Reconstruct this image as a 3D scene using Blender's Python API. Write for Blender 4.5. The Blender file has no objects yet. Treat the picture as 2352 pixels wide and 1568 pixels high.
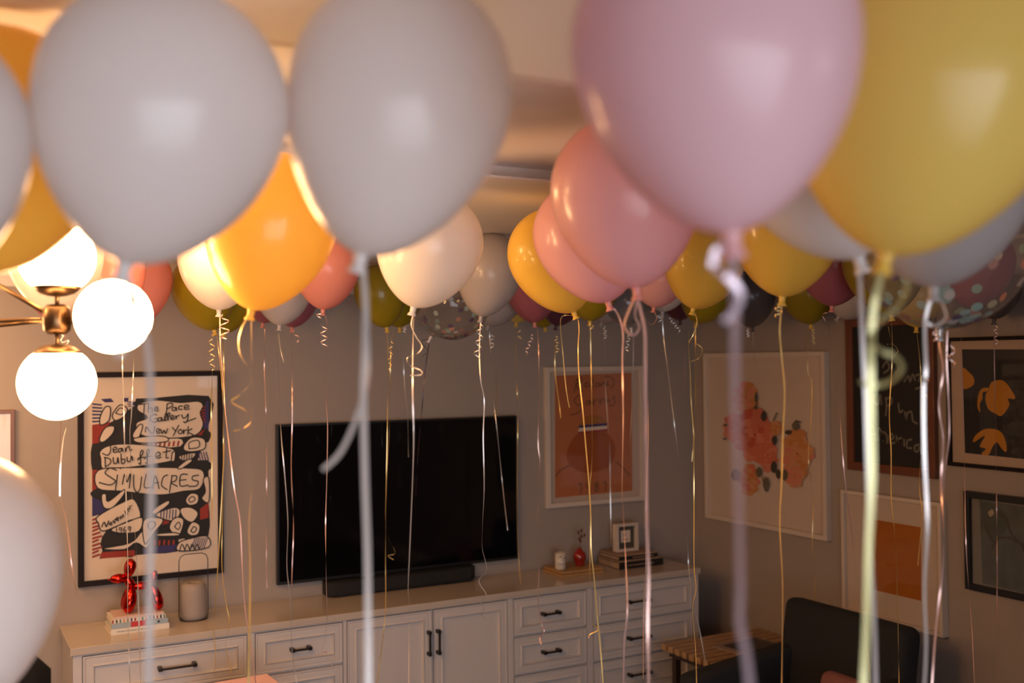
import bpy, bmesh, math, random
from mathutils import Vector, Matrix, noise
random.seed(7)
C = bpy.context.scene.collection
SC = bpy.context.scene
PI = math.pi

# ------------------------------------------------------------------ camera
F0 = 2430.0                                   # focal length in pixels of a 2352 px wide frame
YAW, PITCH, ROLL = [math.radians(a) for a in (28.55879, 1.04909, -0.57326)]
CAM = Vector((0, 0, 2.12))
fw = Vector((math.sin(YAW)*math.cos(PITCH), math.cos(YAW)*math.cos(PITCH), math.sin(PITCH)))
r0 = Vector((math.cos(YAW), -math.sin(YAW), 0)); u0 = r0.cross(fw)
rt = r0*math.cos(ROLL) + u0*math.sin(ROLL); up = -r0*math.sin(ROLL) + u0*math.cos(ROLL)
cd = bpy.data.cameras.new('camera'); cam = bpy.data.objects.new('camera', cd); C.objects.link(cam)
M = Matrix.Identity(4)
for i in range(3):
    M[i][0], M[i][1], M[i][2], M[i][3] = rt[i], up[i], -fw[i], CAM[i]
cam.matrix_world = M
cd.sensor_width = 36.0; cd.lens = F0/2352*36.0; cd.clip_start = 0.05
cd.dof.use_dof = True; cd.dof.focus_distance = 3.9; cd.dof.aperture_fstop = 2.0
SC.camera = cam

YB, XR, XL, YF = 5.57, 4.397, -3.0, -1.2      # the four walls
ZC = 2.12 + 0.575                             # ceiling
ZT = 2.12 - 1.26                              # worktop height

def ray(x, y): return rt*((x-1176)/F0) + up*((784-y)/F0) + fw
def at(x, y, d): return CAM + ray(x, y)*d
def onY(x, y, Y=YB): v = ray(x, y); return CAM + v*(Y/v.y)
def onX(x, y, X=XR): v = ray(x, y); return CAM + v*(X/v.x)
def onZ(x, y, Z): v = ray(x, y); return CAM + v*((Z-CAM.z)/v.z)
def hor(x): return 840 - 24*x/2352.0

# ------------------------------------------------------------------ view, world, daylight
SC.view_settings.view_transform = 'Standard'; SC.view_settings.look = 'None'
SC.view_settings.gamma = 1.0; SC.view_settings.use_curve_mapping = False
SC.view_settings.exposure = 0.0
w = bpy.data.worlds.new('overcast_sky'); SC.world = w; w.use_nodes = True
bg = w.node_tree.nodes['Background']; bg.inputs[0].default_value = (.62, .74, 1, 1); bg.inputs[1].default_value = .5
def area(name, loc, rot, sx, sy, power, col, spread=PI):
    l = bpy.data.lights.new(name, 'AREA'); l.shape = 'RECTANGLE'; l.size = sx; l.size_y = sy
    l.energy = power; l.color = col; l.spread = spread
    o = bpy.data.objects.new(name, l); C.objects.link(o); o.location = loc; o.rotation_euler = rot
    return o
DAY = (.93, .94, 1.0)
# windows of the wall behind the camera: wide window and a high one towards the right
area('daylight_wide_window', (.0, YF-.03, 1.25), (PI/2, 0, 0), 2.6, 1.7, 28, DAY, math.radians(95))
area('daylight_high_window', (3.25, YF-.03, 2.10), (PI/2, 0, 0), 1.28, .5, 5, DAY)
LAMP = (1.0, .53, .22); LAMP_S = 48.0

# ------------------------------------------------------------------ materials
MAT = {}
def mat(name, col, rough=.5, metal=0, spec=.5, coat=0, trans=None, emis=None, bump=None, alpha=None, var=0):
    if name in MAT: return MAT[name]
    m = bpy.data.materials.new(name); m.use_nodes = True; MAT[name] = m
    nt = m.node_tree; p = nt.nodes['Principled BSDF']; out = nt.nodes['Material Output']
    p.inputs['Base Color'].default_value = (*col, 1); p.inputs['Roughness'].default_value = rough
    p.inputs['Metallic'].default_value = metal; p.inputs['Specular IOR Level'].default_value = spec
    if coat: p.inputs['Coat Weight'].default_value = coat; p.inputs['Coat Roughness'].default_value = .045
    if emis: p.inputs['Emission Color'].default_value = (*emis[0], 1); p.inputs['Emission Strength'].default_value = emis[1]
    if var or bump:
        tc = nt.nodes.new('ShaderNodeTexCoord'); nz = nt.nodes.new('ShaderNodeTexNoise')
        nt.links.new(tc.outputs['Object'], nz.inputs['Vector'])
        sc, st = bump if bump else (14, 0)
        nz.inputs['Scale'].default_value = sc; nz.inputs['Detail'].default_value = 4
        if st:
            b = nt.nodes.new('ShaderNodeBump'); b.inputs['Strength'].default_value = st; b.inputs['Distance'].default_value = .004
            nt.links.new(nz.outputs[0], b.inputs['Height']); nt.links.new(b.outputs[0], p.inputs['Normal'])
        if var:
            mx = nt.nodes.new('ShaderNodeMix'); mx.data_type = 'RGBA'
            mx.inputs[6].default_value = (*[c*(1-var) for c in col], 1); mx.inputs[7].default_value = (*[min(1, c*(1+var)) for c in col], 1)
            nt.links.new(nz.outputs[0], mx.inputs[0]); nt.links.new(mx.outputs[2], p.inputs['Base Color'])
    if trans:                                  # thin sheet that lets light through
        t = nt.nodes.new('ShaderNodeBsdfTranslucent'); t.inputs[0].default_value = (*trans[0], 1)
        mx = nt.nodes.new('ShaderNodeMixShader'); mx.inputs[0].default_value = trans[1]
        nt.links.new(p.outputs[0], mx.inputs[1]); nt.links.new(t.outputs[0], mx.inputs[2]); nt.links.new(mx.outputs[0], out.inputs[0])
    return m
def clear_mat(name, tint, rough, haze=0.0, hazecol=(.8, .8, .8)):
    m = bpy.data.materials.new(name); m.use_nodes = True; nt = m.node_tree; nt.nodes.clear()
    out = nt.nodes.new('ShaderNodeOutputMaterial'); tr = nt.nodes.new('ShaderNodeBsdfTransparent'); tr.inputs[0].default_value = (*tint, 1)
    gl = nt.nodes.new('ShaderNodeBsdfGlossy'); gl.inputs['Roughness'].default_value = rough
    fr = nt.nodes.new('ShaderNodeFresnel'); ge = nt.nodes.new('ShaderNodeNewGeometry'); mr = nt.nodes.new('ShaderNodeMapRange'); mr.inputs[3].default_value = 1.45; mr.inputs[4].default_value = 1/1.45
    nt.links.new(ge.outputs['Backfacing'], mr.inputs[0]); nt.links.new(mr.outputs[0], fr.inputs[0])
    mx = nt.nodes.new('ShaderNodeMixShader'); nt.links.new(fr.outputs[0], mx.inputs[0]); nt.links.new(gl.outputs[0], mx.inputs[2])
    if haze:
        df = nt.nodes.new('ShaderNodeBsdfDiffuse'); df.inputs[0].default_value = (*hazecol, 1)
        m2 = nt.nodes.new('ShaderNodeMixShader'); m2.inputs[0].default_value = haze
        nt.links.new(tr.outputs[0], m2.inputs[1]); nt.links.new(df.outputs[0], m2.inputs[2]); nt.links.new(m2.outputs[0], mx.inputs[1])
    else: nt.links.new(tr.outputs[0], mx.inputs[1])
    nt.links.new(mx.outputs[0], out.inputs[0]); return m

WALL = mat('greige_wall_paint', (.345, .30, .27), .75, bump=(180, .12))
CEIL = mat('white_ceiling_paint', (.87, .85, .84), .8, bump=(120, .08))
TRIM = mat('white_trim_paint', (.72, .69, .66), .5)
FLOOR = mat('dark_oak_floor', (.10, .065, .045), .45, var=.35, bump=(9, .1))
CAB = mat('white_cabinet_paint', (.57, .54, .53), .42)
STONE = mat('polished_beige_worktop', (.50, .44, .38), .12, var=.05, bump=(6, 0))
BRONZE = mat('dark_bronze_metal', (.06, .045, .035), .35, metal=.9)
ANTB = mat('antique_brass', (.17, .105, .055), .34, metal=1)
BLACK = mat('black_plastic', (.008, .008, .009), .35)
SCREEN = mat('black_glass_screen', (.002, .002, .003), .06, spec=.4)
BCLOTH = mat('black_speaker_cloth', (.008, .008, .009), .8, bump=(900, .3))
BLKFRAME = mat('dark_brown_wood', (.012, .007, .007), .6, spec=.2)
BLUEBLK = mat('blue_black_wood', (.008, .010, .014), .4)
WHITEFR = mat('cream_wood_frame', (.62, .54, .47), .5)
PAPER = mat('cream_paper', (.70, .60, .50), .8)
GLASS = clear_mat('picture_glass', (.97, .97, .97), .02)
BROWNFR = mat('red_brown_wood', (.16, .055, .03), .35, var=.3, bump=(20, 0))
INK = mat('black_ink', (.012, .012, .014), .7)
INKRED = mat('red_ink', (.30, .030, .018), .7)
INKBLUE = mat('blue_ink', (.030, .028, .13), .7)
BULB = mat('lit_opal_glass', (.9, .9, .88), .3, emis=(LAMP, LAMP_S))

# ------------------------------------------------------------------ mesh helpers
class MB:
    def __init__(s): s.v = []; s.f = []; s.m = []; s.sm = []
    def add(s, vs, fs, mi=0, smooth=False):
        b = len(s.v); s.v += [tuple(v) for v in vs]
        for f in fs: s.f.append([b+i for i in f]); s.m.append(mi); s.sm.append(smooth)
        return s
    def box(s, x0, x1, y0, y1, z0, z1, mi=0):
        v = [(x, y, z) for x in (x0, x1) for y in (y0, y1) for z in (z0, z1)]
        return s.add(v, [(0, 1, 3, 2), (4, 6, 7, 5), (0, 4, 5, 1), (2, 3, 7, 6), (0, 2, 6, 4), (1, 5, 7, 3)], mi)
    def prism(s, poly, h0, h1, axis='z', mi=0):            # extrude a closed outline
        n = len(poly)
        def P(p, h): return {'z': (p[0], p[1], h), 'y': (p[0], h, p[1]), 'x': (h, p[0], p[1])}[axis]
        v = [P(p, h0) for p in poly] + [P(p, h1) for p in poly]
        f = [list(range(n))[::-1], list(range(n, 2*n))] + [(i, (i+1) % n, n+(i+1) % n, n+i) for i in range(n)]
        return s.add(v, f, mi)
    def lathe(s, prof, n=24, org=(0, 0, 0), ax=None, mi=0, smooth=True):
        ax = Vector(ax or (0, 0, 1)).normalized(); a = ax.orthogonal().normalized(); b = ax.cross(a); o = Vector(org)
        v = []; f = []
        for (r, h) in prof:
            for k in range(n):
                t = 2*PI*k/n; v.append(o + ax*h + (a*math.cos(t) + b*math.sin(t))*r)
        for i in range(len(prof)-1):
            for k in range(n):
                f.append((i*n+k, i*n+(k+1) % n, (i+1)*n+(k+1) % n, (i+1)*n+k))
        if prof[0][0] > 1e-5: f.append(list(range(n))[::-1])
        if prof[-1][0] > 1e-5: f.append([(len(prof)-1)*n+k for k in range(n)])
        return s.add(v, f, mi, smooth)
    def tube(s, pts, r, n=8, mi=0):
        pts = [Vector(p) for p in pts]; v = []; f = []; prev = None
        for i, p in enumerate(pts):
            t = (pts[min(i+1, len(pts)-1)] - pts[max(i-1, 0)]).normalized()
            a = t.orthogonal().normalized() if prev is None else (prev - t*prev.dot(t)).normalized()
            prev = a; b = t.cross(a); rr = r[i] if isinstance(r, (list, tuple)) else r
            for k in range(n): q = 2*PI*k/n; v.append(p + (a*math.cos(q)+b*math.sin(q))*rr)
        for i in range(len(pts)-1):
            for k in range(n): f.append((i*n+k, i*n+(k+1) % n, (i+1)*n+(k+1) % n, (i+1)*n+k))
        f.append(list(range(n))[::-1]); f.append([(len(pts)-1)*n+k for k in range(n)])
        return s.add(v, f, mi, True)
    def ball(s, c, r, n=20, mi=0, ax=None, stretch=1.0):
        prof = [(math.sin(PI*i/n)*r if 0 < i < n else 0, -math.cos(PI*i/n)*r*stretch) for i in range(n+1)]
        return s.lathe(prof, n*2, c, ax, mi)
    def build(s, name, mats, parent=None, bevel=0, loc=None):
        me = bpy.data.meshes.new(name); me.from_pydata(s.v, [], s.f)
        if not isinstance(mats, (list, tuple)): mats = [mats]
        for m in mats: me.materials.append(m)
        me.polygons.foreach_set('material_index', s.m); me.polygons.foreach_set('use_smooth', s.sm)
        bm = bmesh.new(); bm.from_mesh(me); bmesh.ops.remove_doubles(bm, verts=bm.verts, dist=1e-6)
        bmesh.ops.recalc_face_normals(bm, faces=bm.faces); bm.to_mesh(me); bm.free()
        o = bpy.data.objects.new(name, me); C.objects.link(o)
        if parent: o.parent = parent
        if loc: o.location = loc
        if bevel:
            b = o.modifiers.new('bevel', 'BEVEL'); b.width = bevel; b.segments = 2; b.limit_method = 'ANGLE'
        return o
def tag(o, label=None, cat=None, group=None, kind=None):
    if label: o['label'] = label
    if cat: o['category'] = cat
    if group: o['group'] = group
    if kind: o['kind'] = kind
    return o
def thing(name, label, cat, loc=(0, 0, 0), rotz=0, group=None):
    o = bpy.data.objects.new(name, None); o.empty_display_size = .05; C.objects.link(o)
    o.location = loc; o.rotation_euler = (0, 0, rotz); return tag(o, label, cat, group)
def catmull(P, n=6, closed=False):
    P = [Vector(p) for p in P]; N = len(P); out = []
    rng = N if closed else N-1
    for i in range(rng):
        g = lambda k: P[k % N] if closed else P[max(0, min(N-1, k))]
        a, b, c, d = g(i-1), g(i), g(i+1), g(i+2)
        for j in range(n):
            t = j/n
            out.append(.5*((2*b)+(c-a)*t+(2*a-5*b+4*c-d)*t*t+(3*b-a-3*c+d)*t**3))
    if not closed: out.append(P[-1])
    return out

# ------------------------------------------------------------------ the room
ZF = 0.0
tag(MB().box(XL-.2, XR+.2, YF-.2, YB+.2, -.1, ZF).build('floor', FLOOR), kind='structure')
tag(MB().box(XL-.2, XR+.2, YB, YB+.15, 0, ZC+.2).build('wall_back', WALL), kind='structure')
tag(MB().box(XR, XR+.15, YF-.2, YB, 0, ZC+.2).build('wall_right', WALL), kind='structure')
tag(MB().box(XL-.15, XL, YF-.2, YB, 0, ZC+.2).build('wall_left', WALL), kind='structure')
wins = [(-1.3, 1.3, .4, 2.1), (2.61, 3.89, 1.85, 2.35)]
wf = MB(); 
for a, b, z0, z1 in ((XL, -1.3, 0, 3), (-1.3, 1.3, 0, .4), (-1.3, 1.3, 2.1, 3), (1.3, 2.61, 0, 3), (2.61, 3.89, 0, 1.85), (2.61, 3.89, 2.35, 3), (3.89, XR, 0, 3)):
    wf.box(a, b, YF-.15, YF, z0, min(z1, ZC+.2))
tag(wf.build('wall_front', WALL), kind='structure')
for i, (a, b, z0, z1) in enumerate(wins):
    m = MB(); y0, y1 = YF-.12, YF-.06
    for q in ((a, a+.05, z0, z1), (b-.05, b, z0, z1), (a, b, z0, z0+.05), (a, b, z1-.05, z1)): m.box(q[0], q[1], y0, y1, q[2], q[3])
    n = 3 if i == 0 else 2
    for k in range(1, n): x = a+(b-a)*k/n; m.box(x-.02, x+.02, y0, y1, z0, z1)
    o = tag(m.build('window_%d' % (i+1), TRIM), kind='structure')
    MB().box(a+.05, b-.05, YF-.1, YF-.095, z0+.05, z1-.05).build('window_pane', GLASS, o)
# ceiling: lower band near the camera, raised tray, lower border towards the back wall
dir_n = 2.12
YS1 = onZ(1250, 190, 2.12+.52).y; YS2 = onZ(1250, 417, 2.12+.545).y
cm = MB()
cm.box(XL-.2, XR+.2, YS1, YS2, ZC+.02, ZC+.15)
cm.box(XL-.2, XR+.2, YF-.2, YS1, 2.12+.53, ZC+.15)
cm.box(XL-.2, XR+.2, YS2+.07, YB+.1, 2.12+.545, ZC+.15); cm.box(XL-.2, XR+.2, YS2, YS2+.07, 2.12+.545, 2.12+.552); cm.box(XL-.2, XR+.2, YS2, YS2+.07, ZC+.02, ZC+.15)
tag(cm.build('ceiling', CEIL), kind='structure')
for i, (y, s) in enumerate(((YS1, 1),)):
    t = MB()
    zb = 2.12+.545
    if s < 0:
        t.prism([(y, ZC+.02), (y-.16, ZC+.02), (y-.15, ZC), (y-.07, ZC-.002), (y-.03, zb+.012), (y-.03, zb), (y, zb)], XL, XR, 'x')
        t.prism([(y+.30, zb), (y+.46, zb), (y+.42, zb-.02), (y+.34, zb-.02)], XL, XR, 'x')
    else:
        t.prism([(y, 2.12+.53), (y, ZC+.02), (y+.08, ZC+.02), (y+.05, 2.12+.54), (y+.03, 2.12+.53)], XL, XR, 'x')
    tag(t.build('trim_%d' % (i+1), TRIM), kind='structure')
# crown moulding on the visible walls, baseboards
zb = 2.12+.545
cr = [(0, zb), (-.13, zb), (-.13, zb-.02), (-.09, zb-.04), (-.03, zb-.10), (-.02, zb-.12), (-.02, zb-.165), (0, zb-.17)]
tag(MB().prism([(YB+a, b) for a, b in cr], XL, XR, 'x').build('trim_2', TRIM), kind='structure')
tag(MB().prism([(XR+a, b) for a, b in cr], YF, YB-.13, 'y').build('trim_3', TRIM), kind='structure')
tag(MB().box(XL, .50, YB-.018, YB, 0, .14).box(4.1, XR, YB-.018, YB, 0, .14).build('baseboard_back', TRIM), kind='structure')
tag(MB().box(XR-.018, XR, YF, YB-.02, 0, .14).build('baseboard_right', TRIM), kind='structure')

# ------------------------------------------------------------------ credenza: five cabinet units under one worktop
YC = 5.108
FX0, FX1 = .535, 4.045
tag(MB().box(.523, 4.055, YC-.012, YB-.002, ZT-.035, ZT).build('worktop', STONE, bevel=.003),
    'long polished beige worktop running over all the white cabinets', 'worktop')
def front_panel(x0, x1, z0, z1, name, parent, ox):
    """raised frame with an inset panel; front face at YC"""
    m = MB(); g = .0045; x0 += g-ox; x1 -= g+ox; z0 += g; z1 -= g; t = .052
    y0 = YC-.0015
    def ring(a, ya, b, yb):
        v = []; 
        for s_, y in ((a, ya), (b, yb)):
            v += [(x0+s_, y, z0+s_), (x1-s_, y, z0+s_), (x1-s_, y, z1-s_), (x0+s_, y, z1-s_)]
        m.add(v, [(i, (i+1) % 4, 4+(i+1) % 4, 4+i) for i in range(4)])
    ring(0, YC+.02, 0, y0); ring(0, y0, .008, y0); ring(.008, y0, .012, y0+.004); ring(.012, y0+.004, .016, y0+.001)
    ring(.016, y0+.001, t-.012, y0+.001); ring(t-.012, y0+.001, t-.006, y0-.005); ring(t-.006, y0-.005, t, y0+.012)
    m.add([(x0+t, y0+.012, z0+t), (x1-t, y0+.012, z0+t), (x1-t, y0+.012, z1-t), (x0+t, y0+.012, z1-t)], [(0, 1, 2, 3)])
    return m.build(name, CAB, parent)
def pull(cx, cz, L, vertical, parent, ox):
    m = MB(); cx -= ox; y = YC-.034
    if vertical:
        m.box(cx-.005, cx+.005, y, y+.010, cz-L/2, cz+L/2)
        for s_ in (-1, 1): q = cz+s_*(L/2-.010); m.box(cx-.009, cx+.009, y+.002, YC+.012, q-.009, q+.009)
    else:
        m.box(cx-L/2, cx+L/2, y, y+.010, cz-.005, cz+.005)
        for s_ in (-1, 1): q = cx+s_*(L/2-.010); m.box(q-.009, q+.009, y+.002, YC+.012, cz-.009, cz+.009)
    return m.build('handle', BRONZE, parent, bevel=.0015)
def cabinet(name, x0, x1, cols, label, cat):
    """carcass with face frame from x0 to x1; cols: list of ('drawer'|'door', xa, xb, z0, z1, handle spec)"""
    t = thing(name, label, cat, (x0, YC, 0)); ox = x0
    m = MB(); zt = ZT-.0355; yb = YB-.004-YC
    e = .0
    m.box(0, x1-x0, .021, yb, .10, zt)                                    # carcass
    m.box(.0, x1-x0, .07, yb, 0, .10)
    # face frame: rails and stiles around the openings
    zs = sorted({q[3] for q in cols} | {q[4] for q in cols})
    xa = min(q[1] for q in cols)-ox; xb = max(q[2] for q in cols)-ox
    m.box(0, xa, 0, .021, .10, zt); m.box(xb, x1-x0, 0, .021, .10, zt)
    m.box(xa, xb, 0, .021, max(zs), zt); m.box(xa, xb, 0, .021, .10, min(zs))
    m.build('cabinet_body', CAB, t)
    for (k, a, b, z0, z1, h) in cols:
        m2 = front_panel(a, b, z0, z1, k, t, ox)
        m2.location.y = -YC
        hh = pull(h[0], h[1], h[2], h[3], m2, ox)
    return t
Z = lambda r: 2.12+r
def rows(a, b, hx, hl):
    return [('drawer', a, b, Z(-1.507)-k*.211, Z(-1.302)-k*.211, (hx, Z(-1.405)-k*.211, hl, False)) for k in range(3)]
cabinet('drawer_cabinet', FX0, 1.333, rows(.572, 1.315, .985, .175), 'white cabinet at the left end with one wide column of drawers', 'cabinet')
cabinet('drawer_cabinet', 1.333, 1.806, rows(1.350, 1.797, 1.575, .105), 'white drawer cabinet between the leftmost wide drawers and the pair of doors', 'cabinet')
cabinet('door_cabinet', 1.806, 2.752, [('door', 1.815, 2.286, .15, Z(-1.300), (2.262, Z(-1.47), .13, True)),
        ('door', 2.292, 2.736, .15, Z(-1.300), (2.316, Z(-1.47), .13, True))], 'white cabinet with two tall doors and upright dark pulls', 'cabinet')
cabinet('drawer_cabinet', 2.752, 3.266, rows(2.770, 3.247, 3.005, .115), 'white drawer cabinet just right of the pair of doors', 'cabinet')
cabinet('drawer_cabinet', 3.266, FX1, rows(3.286, 4.002, 3.60, .155), 'white cabinet at the far right end with wide drawers', 'cabinet')

# ------------------------------------------------------------------ television and soundbar
a = onY(628.6, 975.8); b = onY(1180, 1276.8)
tx0, tx1 = a.x-.0, b.x; tz1, tz0 = 2.12-.325, 2.12-1.172
t = thing('television', 'large black flat television mounted on the wall above the worktop', 'television', ((tx0+tx1)/2, YB, (tz0+tz1)/2))
hw, hh = (tx1-tx0)/2, (tz1-tz0)/2
MB().box(-hw, hw, -.055, -.025, -hh, hh).build('casing', BLACK, t, bevel=.003)
MB().box(-hw+.011, hw-.011, -.0575, -.0552, -hh+.018, hh-.011).build('screen', SCREEN, t)
MB().box(-.25, .25, -.025, -.001, -.2, .2).build('wall_mount', BLACK, t)
sx0, sx1, sy0, sy1 = 1.835, 2.735, 5.448, 5.548
t = thing('soundbar', 'long black soundbar lying on the worktop below the television', 'speaker', ((sx0+sx1)/2, (sy0+sy1)/2, ZT))
hx, hy = (sx1-sx0)/2, (sy1-sy0)/2
MB().prism([(-hx+.03, -hy), (hx-.05, -hy), (hx, -hy+.05), (hx, hy), (-hx, hy), (-hx, -hy+.03)], .008, .082).build('soundbar_body', BCLOTH, t, bevel=.006)
MB().box(-hx+.06, hx-.06, -hy-.001, -hy+.004, .016, .022).build('trim_strip', BLACK, t)
for q in (-hx+.1, hx-.2): MB().box(q, q+.1, -hy+.02, hy-.02, 0, .008).build('foot_pad', BLACK, t)

# ------------------------------------------------------------------ framed pictures
def picture(name, label, wall, a0, a1, z0, z1, fwid, depth, fmat, mmat, border=0, cat='picture', glass=True, artmat=None):
    """a0,a1: left and right edge seen from the room (X on the back wall, Y on the right wall)"""
    if wall == 'back': loc = ((a0+a1)/2, YB-.001, (z0+z1)/2); rz = 0
    else: loc = (XR-.001, (a0+a1)/2, (z0+z1)/2); rz = -PI/2
    t = thing(name, label, cat, loc, rz); W = abs(a1-a0)/2; H = (z1-z0)/2
    m = MB()
    f = fwid
    for P in (((-W, -H), (W, -H), (W-f, -H+f), (-W+f, -H+f)), ((W, -H), (W, H), (W-f, H-f), (W-f, -H+f)),
              ((W, H), (-W, H), (-W+f, H-f), (W-f, H-f)), ((-W, H), (-W, -H), (-W+f, -H+f), (-W+f, H-f))):
        m.prism(P, -depth, 0, 'y')
    m.build('frame', fmat, t, bevel=.0015)
    yb = -depth*.45
    MB().box(-W+f-.001, W-f+.001, yb, yb+.004, -H+f-.001, H-f+.001).build('mount_board', mmat, t)
    if glass: MB().add([(-W+f, -depth*.85, -H+f), (W-f, -depth*.85, -H+f), (W-f, -depth*.85, H-f), (-W+f, -depth*.85, H-f)], [(0, 1, 2, 3)]).build('glass_pane', GLASS, t)
    t['yb'] = yb
    return t
class Art:
    """flat print on a picture: shapes traced on the wall plane, each layer a hair in front of the last"""
    def __init__(s, root, wall, org, scale):
        s.root = root; s.wall = wall; s.org = org; s.sc = scale; s.m = MB(); s.mats = []; s.k = 0
        s.inv = (Matrix.Translation(root.location) @ root.rotation_euler.to_matrix().to_4x4()).inverted(); s.y = root['yb']
    def P(s, p):
        x, y = s.org[0]+p[0]/s.sc, s.org[1]+p[1]/s.sc
        q = onY(x, y, YB+s.y) if s.wall == 'back' else onX(x, y, XR+s.y)
        return s.inv @ q
    def mi(s, m):
        if m not in s.mats: s.mats.append(m)
        return s.mats.index(m)
    def poly(s, pts, m, smooth=0):
        if smooth: pts = catmull([(p[0], p[1], 0) for p in pts], smooth, True)
        s.k += 1; y = s.y-.0003-.00006*s.k
        v = [s.P(p) for p in pts]; s.m.add([(q.x, y, q.z) for q in v], [list(range(len(v)))], s.mi(m))
    def line(s, pts, wd, m, smooth=4):
        if smooth and len(pts) > 2: pts = catmull([(p[0], p[1], 0) for p in pts], smooth)
        s.k += 1; y = s.y-.0003-.00006*s.k
        v = [s.P(p) for p in pts]; v = [Vector((q.x, 0, q.z)) for q in v]; L = []; n = len(v)
        sc = (s.P((10, 0))-s.P((0, 0))).length/10; h = wd*sc/2
        for i, p in enumerate(v):
            tt = (v[min(i+1, n-1)]-v[max(i-1, 0)]); tt = tt.normalized() if tt.length > 1e-9 else Vector((1, 0, 0))
            nn = Vector((-tt.z, 0, tt.x)); e = tt*h*(-1 if i == 0 else 1 if i == n-1 else 0)*.6
            L += [p+e+nn*h, p+e-nn*h]
        s.m.add([(q.x, y, q.z) for q in L], [(2*i, 2*i+2, 2*i+3, 2*i+1) for i in range(n-1)], s.mi(m))
    def rect(s, W, z0, z1, m, x0=None, x1=None):
        s.k += 1; y = s.y-.0003-.00006*s.k; x0 = -W if x0 is None else x0; x1 = W if x1 is None else x1
        s.m.add([(x0, y, z0), (x1, y, z0), (x1, y, z1), (x0, y, z1)], [(0, 1, 2, 3)], s.mi(m))
    def done(s, name='print'):
        o = s.m.build(name, s.mats, s.root); return o

# --- gallery poster
p1 = onY(508.3, 851); p0 = onY(178.7, 1346.5)
pic = picture('framed_poster', 'tall black-framed gallery poster with hand lettering and red, blue and black doodles', 'back', p0.x, p1.x, p0.z, p1.z, .026, .035, BLKFRAME, PAPER, cat='poster')
A = Art(pic, 'back', (150, 830), 2.9585)
A.poly([(182, 262), (973, 233), (973, 1265), (182, 1345)], INK)
for pts in ([(182, 262), (480, 250), (470, 300), (300, 420), (182, 430)], [(182, 1052), (230, 1040), (275, 1160), (250, 1290), (230, 1340), (182, 1345)], [(760, 1210), (973, 1175), (973, 1265), (750, 1290)], [(935, 560), (973, 545), (973, 668), (900, 672)]):
    A.poly(pts, PAPER)
# dark ground
for pts in ([(500, 262), (973, 233), (973, 430), (930, 440), (935, 300), (790, 275), (600, 262), (505, 285), (470, 300)],
            [(182, 560), (290, 520), (330, 560), (250, 600), (235, 650), (240, 740), (182, 740)],
            [(310, 460), (380, 450), (440, 470), (440, 560), (330, 560)],
            [(445, 420), (500, 365), (560, 370), (520, 410), (470, 440)],
            [(430, 740), (760, 680), (973, 675), (973, 740), (800, 715), (640, 735), (440, 762)],
            [(182, 880), (300, 850), (400, 880), (390, 940), (330, 990), (270, 1000), (182, 920)],
            [(440, 900), (640, 905), (800, 870), (960, 800), (950, 890), (930, 940), (973, 960), (973, 1180), (860, 1215), (770, 1200), (760, 1290), (500, 1310), (430, 1330), (250, 1280), (270, 1160), (400, 1140), (520, 1080), (460, 1000)],
            [(700, 530), (973, 470), (973, 545), (950, 545), (800, 560), (780, 600), (720, 610)]):
    A.poly(pts, INK, 3)
for pts in ([(182, 430), (310, 410), (240, 500), (235, 550), (182, 560)], [(182, 735), (220, 735), (215, 860), (182, 880)],
            [(893, 500), (950, 455), (925, 500)], [(915, 1000), (973, 955), (973, 1060), (915, 1075)], [(245, 1295), (470, 1280), (475, 1320), (235, 1338)],
            [(660, 1060), (720, 1060), (700, 1100), (650, 1110)]):
    A.poly(pts, INKRED)
for pts in ([(240, 255), (310, 250), (330, 275), (270, 278)], [(390, 248), (430, 246), (425, 272), (395, 275)], [(182, 920), (270, 960), (300, 1010), (182, 1052)],
            [(955, 270), (973, 268), (973, 460), (935, 450)], [(530, 1265), (760, 1240), (740, 1290), (530, 1310)]):
    A.poly(pts, INKBLUE)
for k in range(6):
    A.poly([(182, 282+24*k), (250+8*(k % 2), 290+22*k), (246, 300+22*k), (182, 294+24*k)], INKBLUE)
for k in range(3): A.poly([(420, 268+14*k), (472, 278+14*k), (472, 286+14*k), (422, 275+14*k)], INKBLUE)
for k in range(11):
    A.poly([(182, 1070+25*k), (225+(k % 3)*12, 1052+25*k), (228+(k % 3)*12, 1064+25*k), (182, 1084+25*k)], INKRED)
A.poly([(510, 560), (690, 520), (790, 530), (780, 575), (640, 585), (510, 590)], PAPER, 2)
for k in range(9): A.poly([(515+31*k, 562-3*k), (528+31*k, 560-3*k), (523+31*k, 582-k), (508+31*k, 583-k)], INKRED)
for k in range(5): A.poly([(600+32*k, 1212), (615+32*k, 1212), (612+32*k, 1250-2*k), (598+32*k, 1252-2*k)], INKRED)
for k in range(6): A.poly([(915, 315+20*k), (950, 300+20*k), (950, 309+20*k), (915, 325+20*k)], INKRED)
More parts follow.
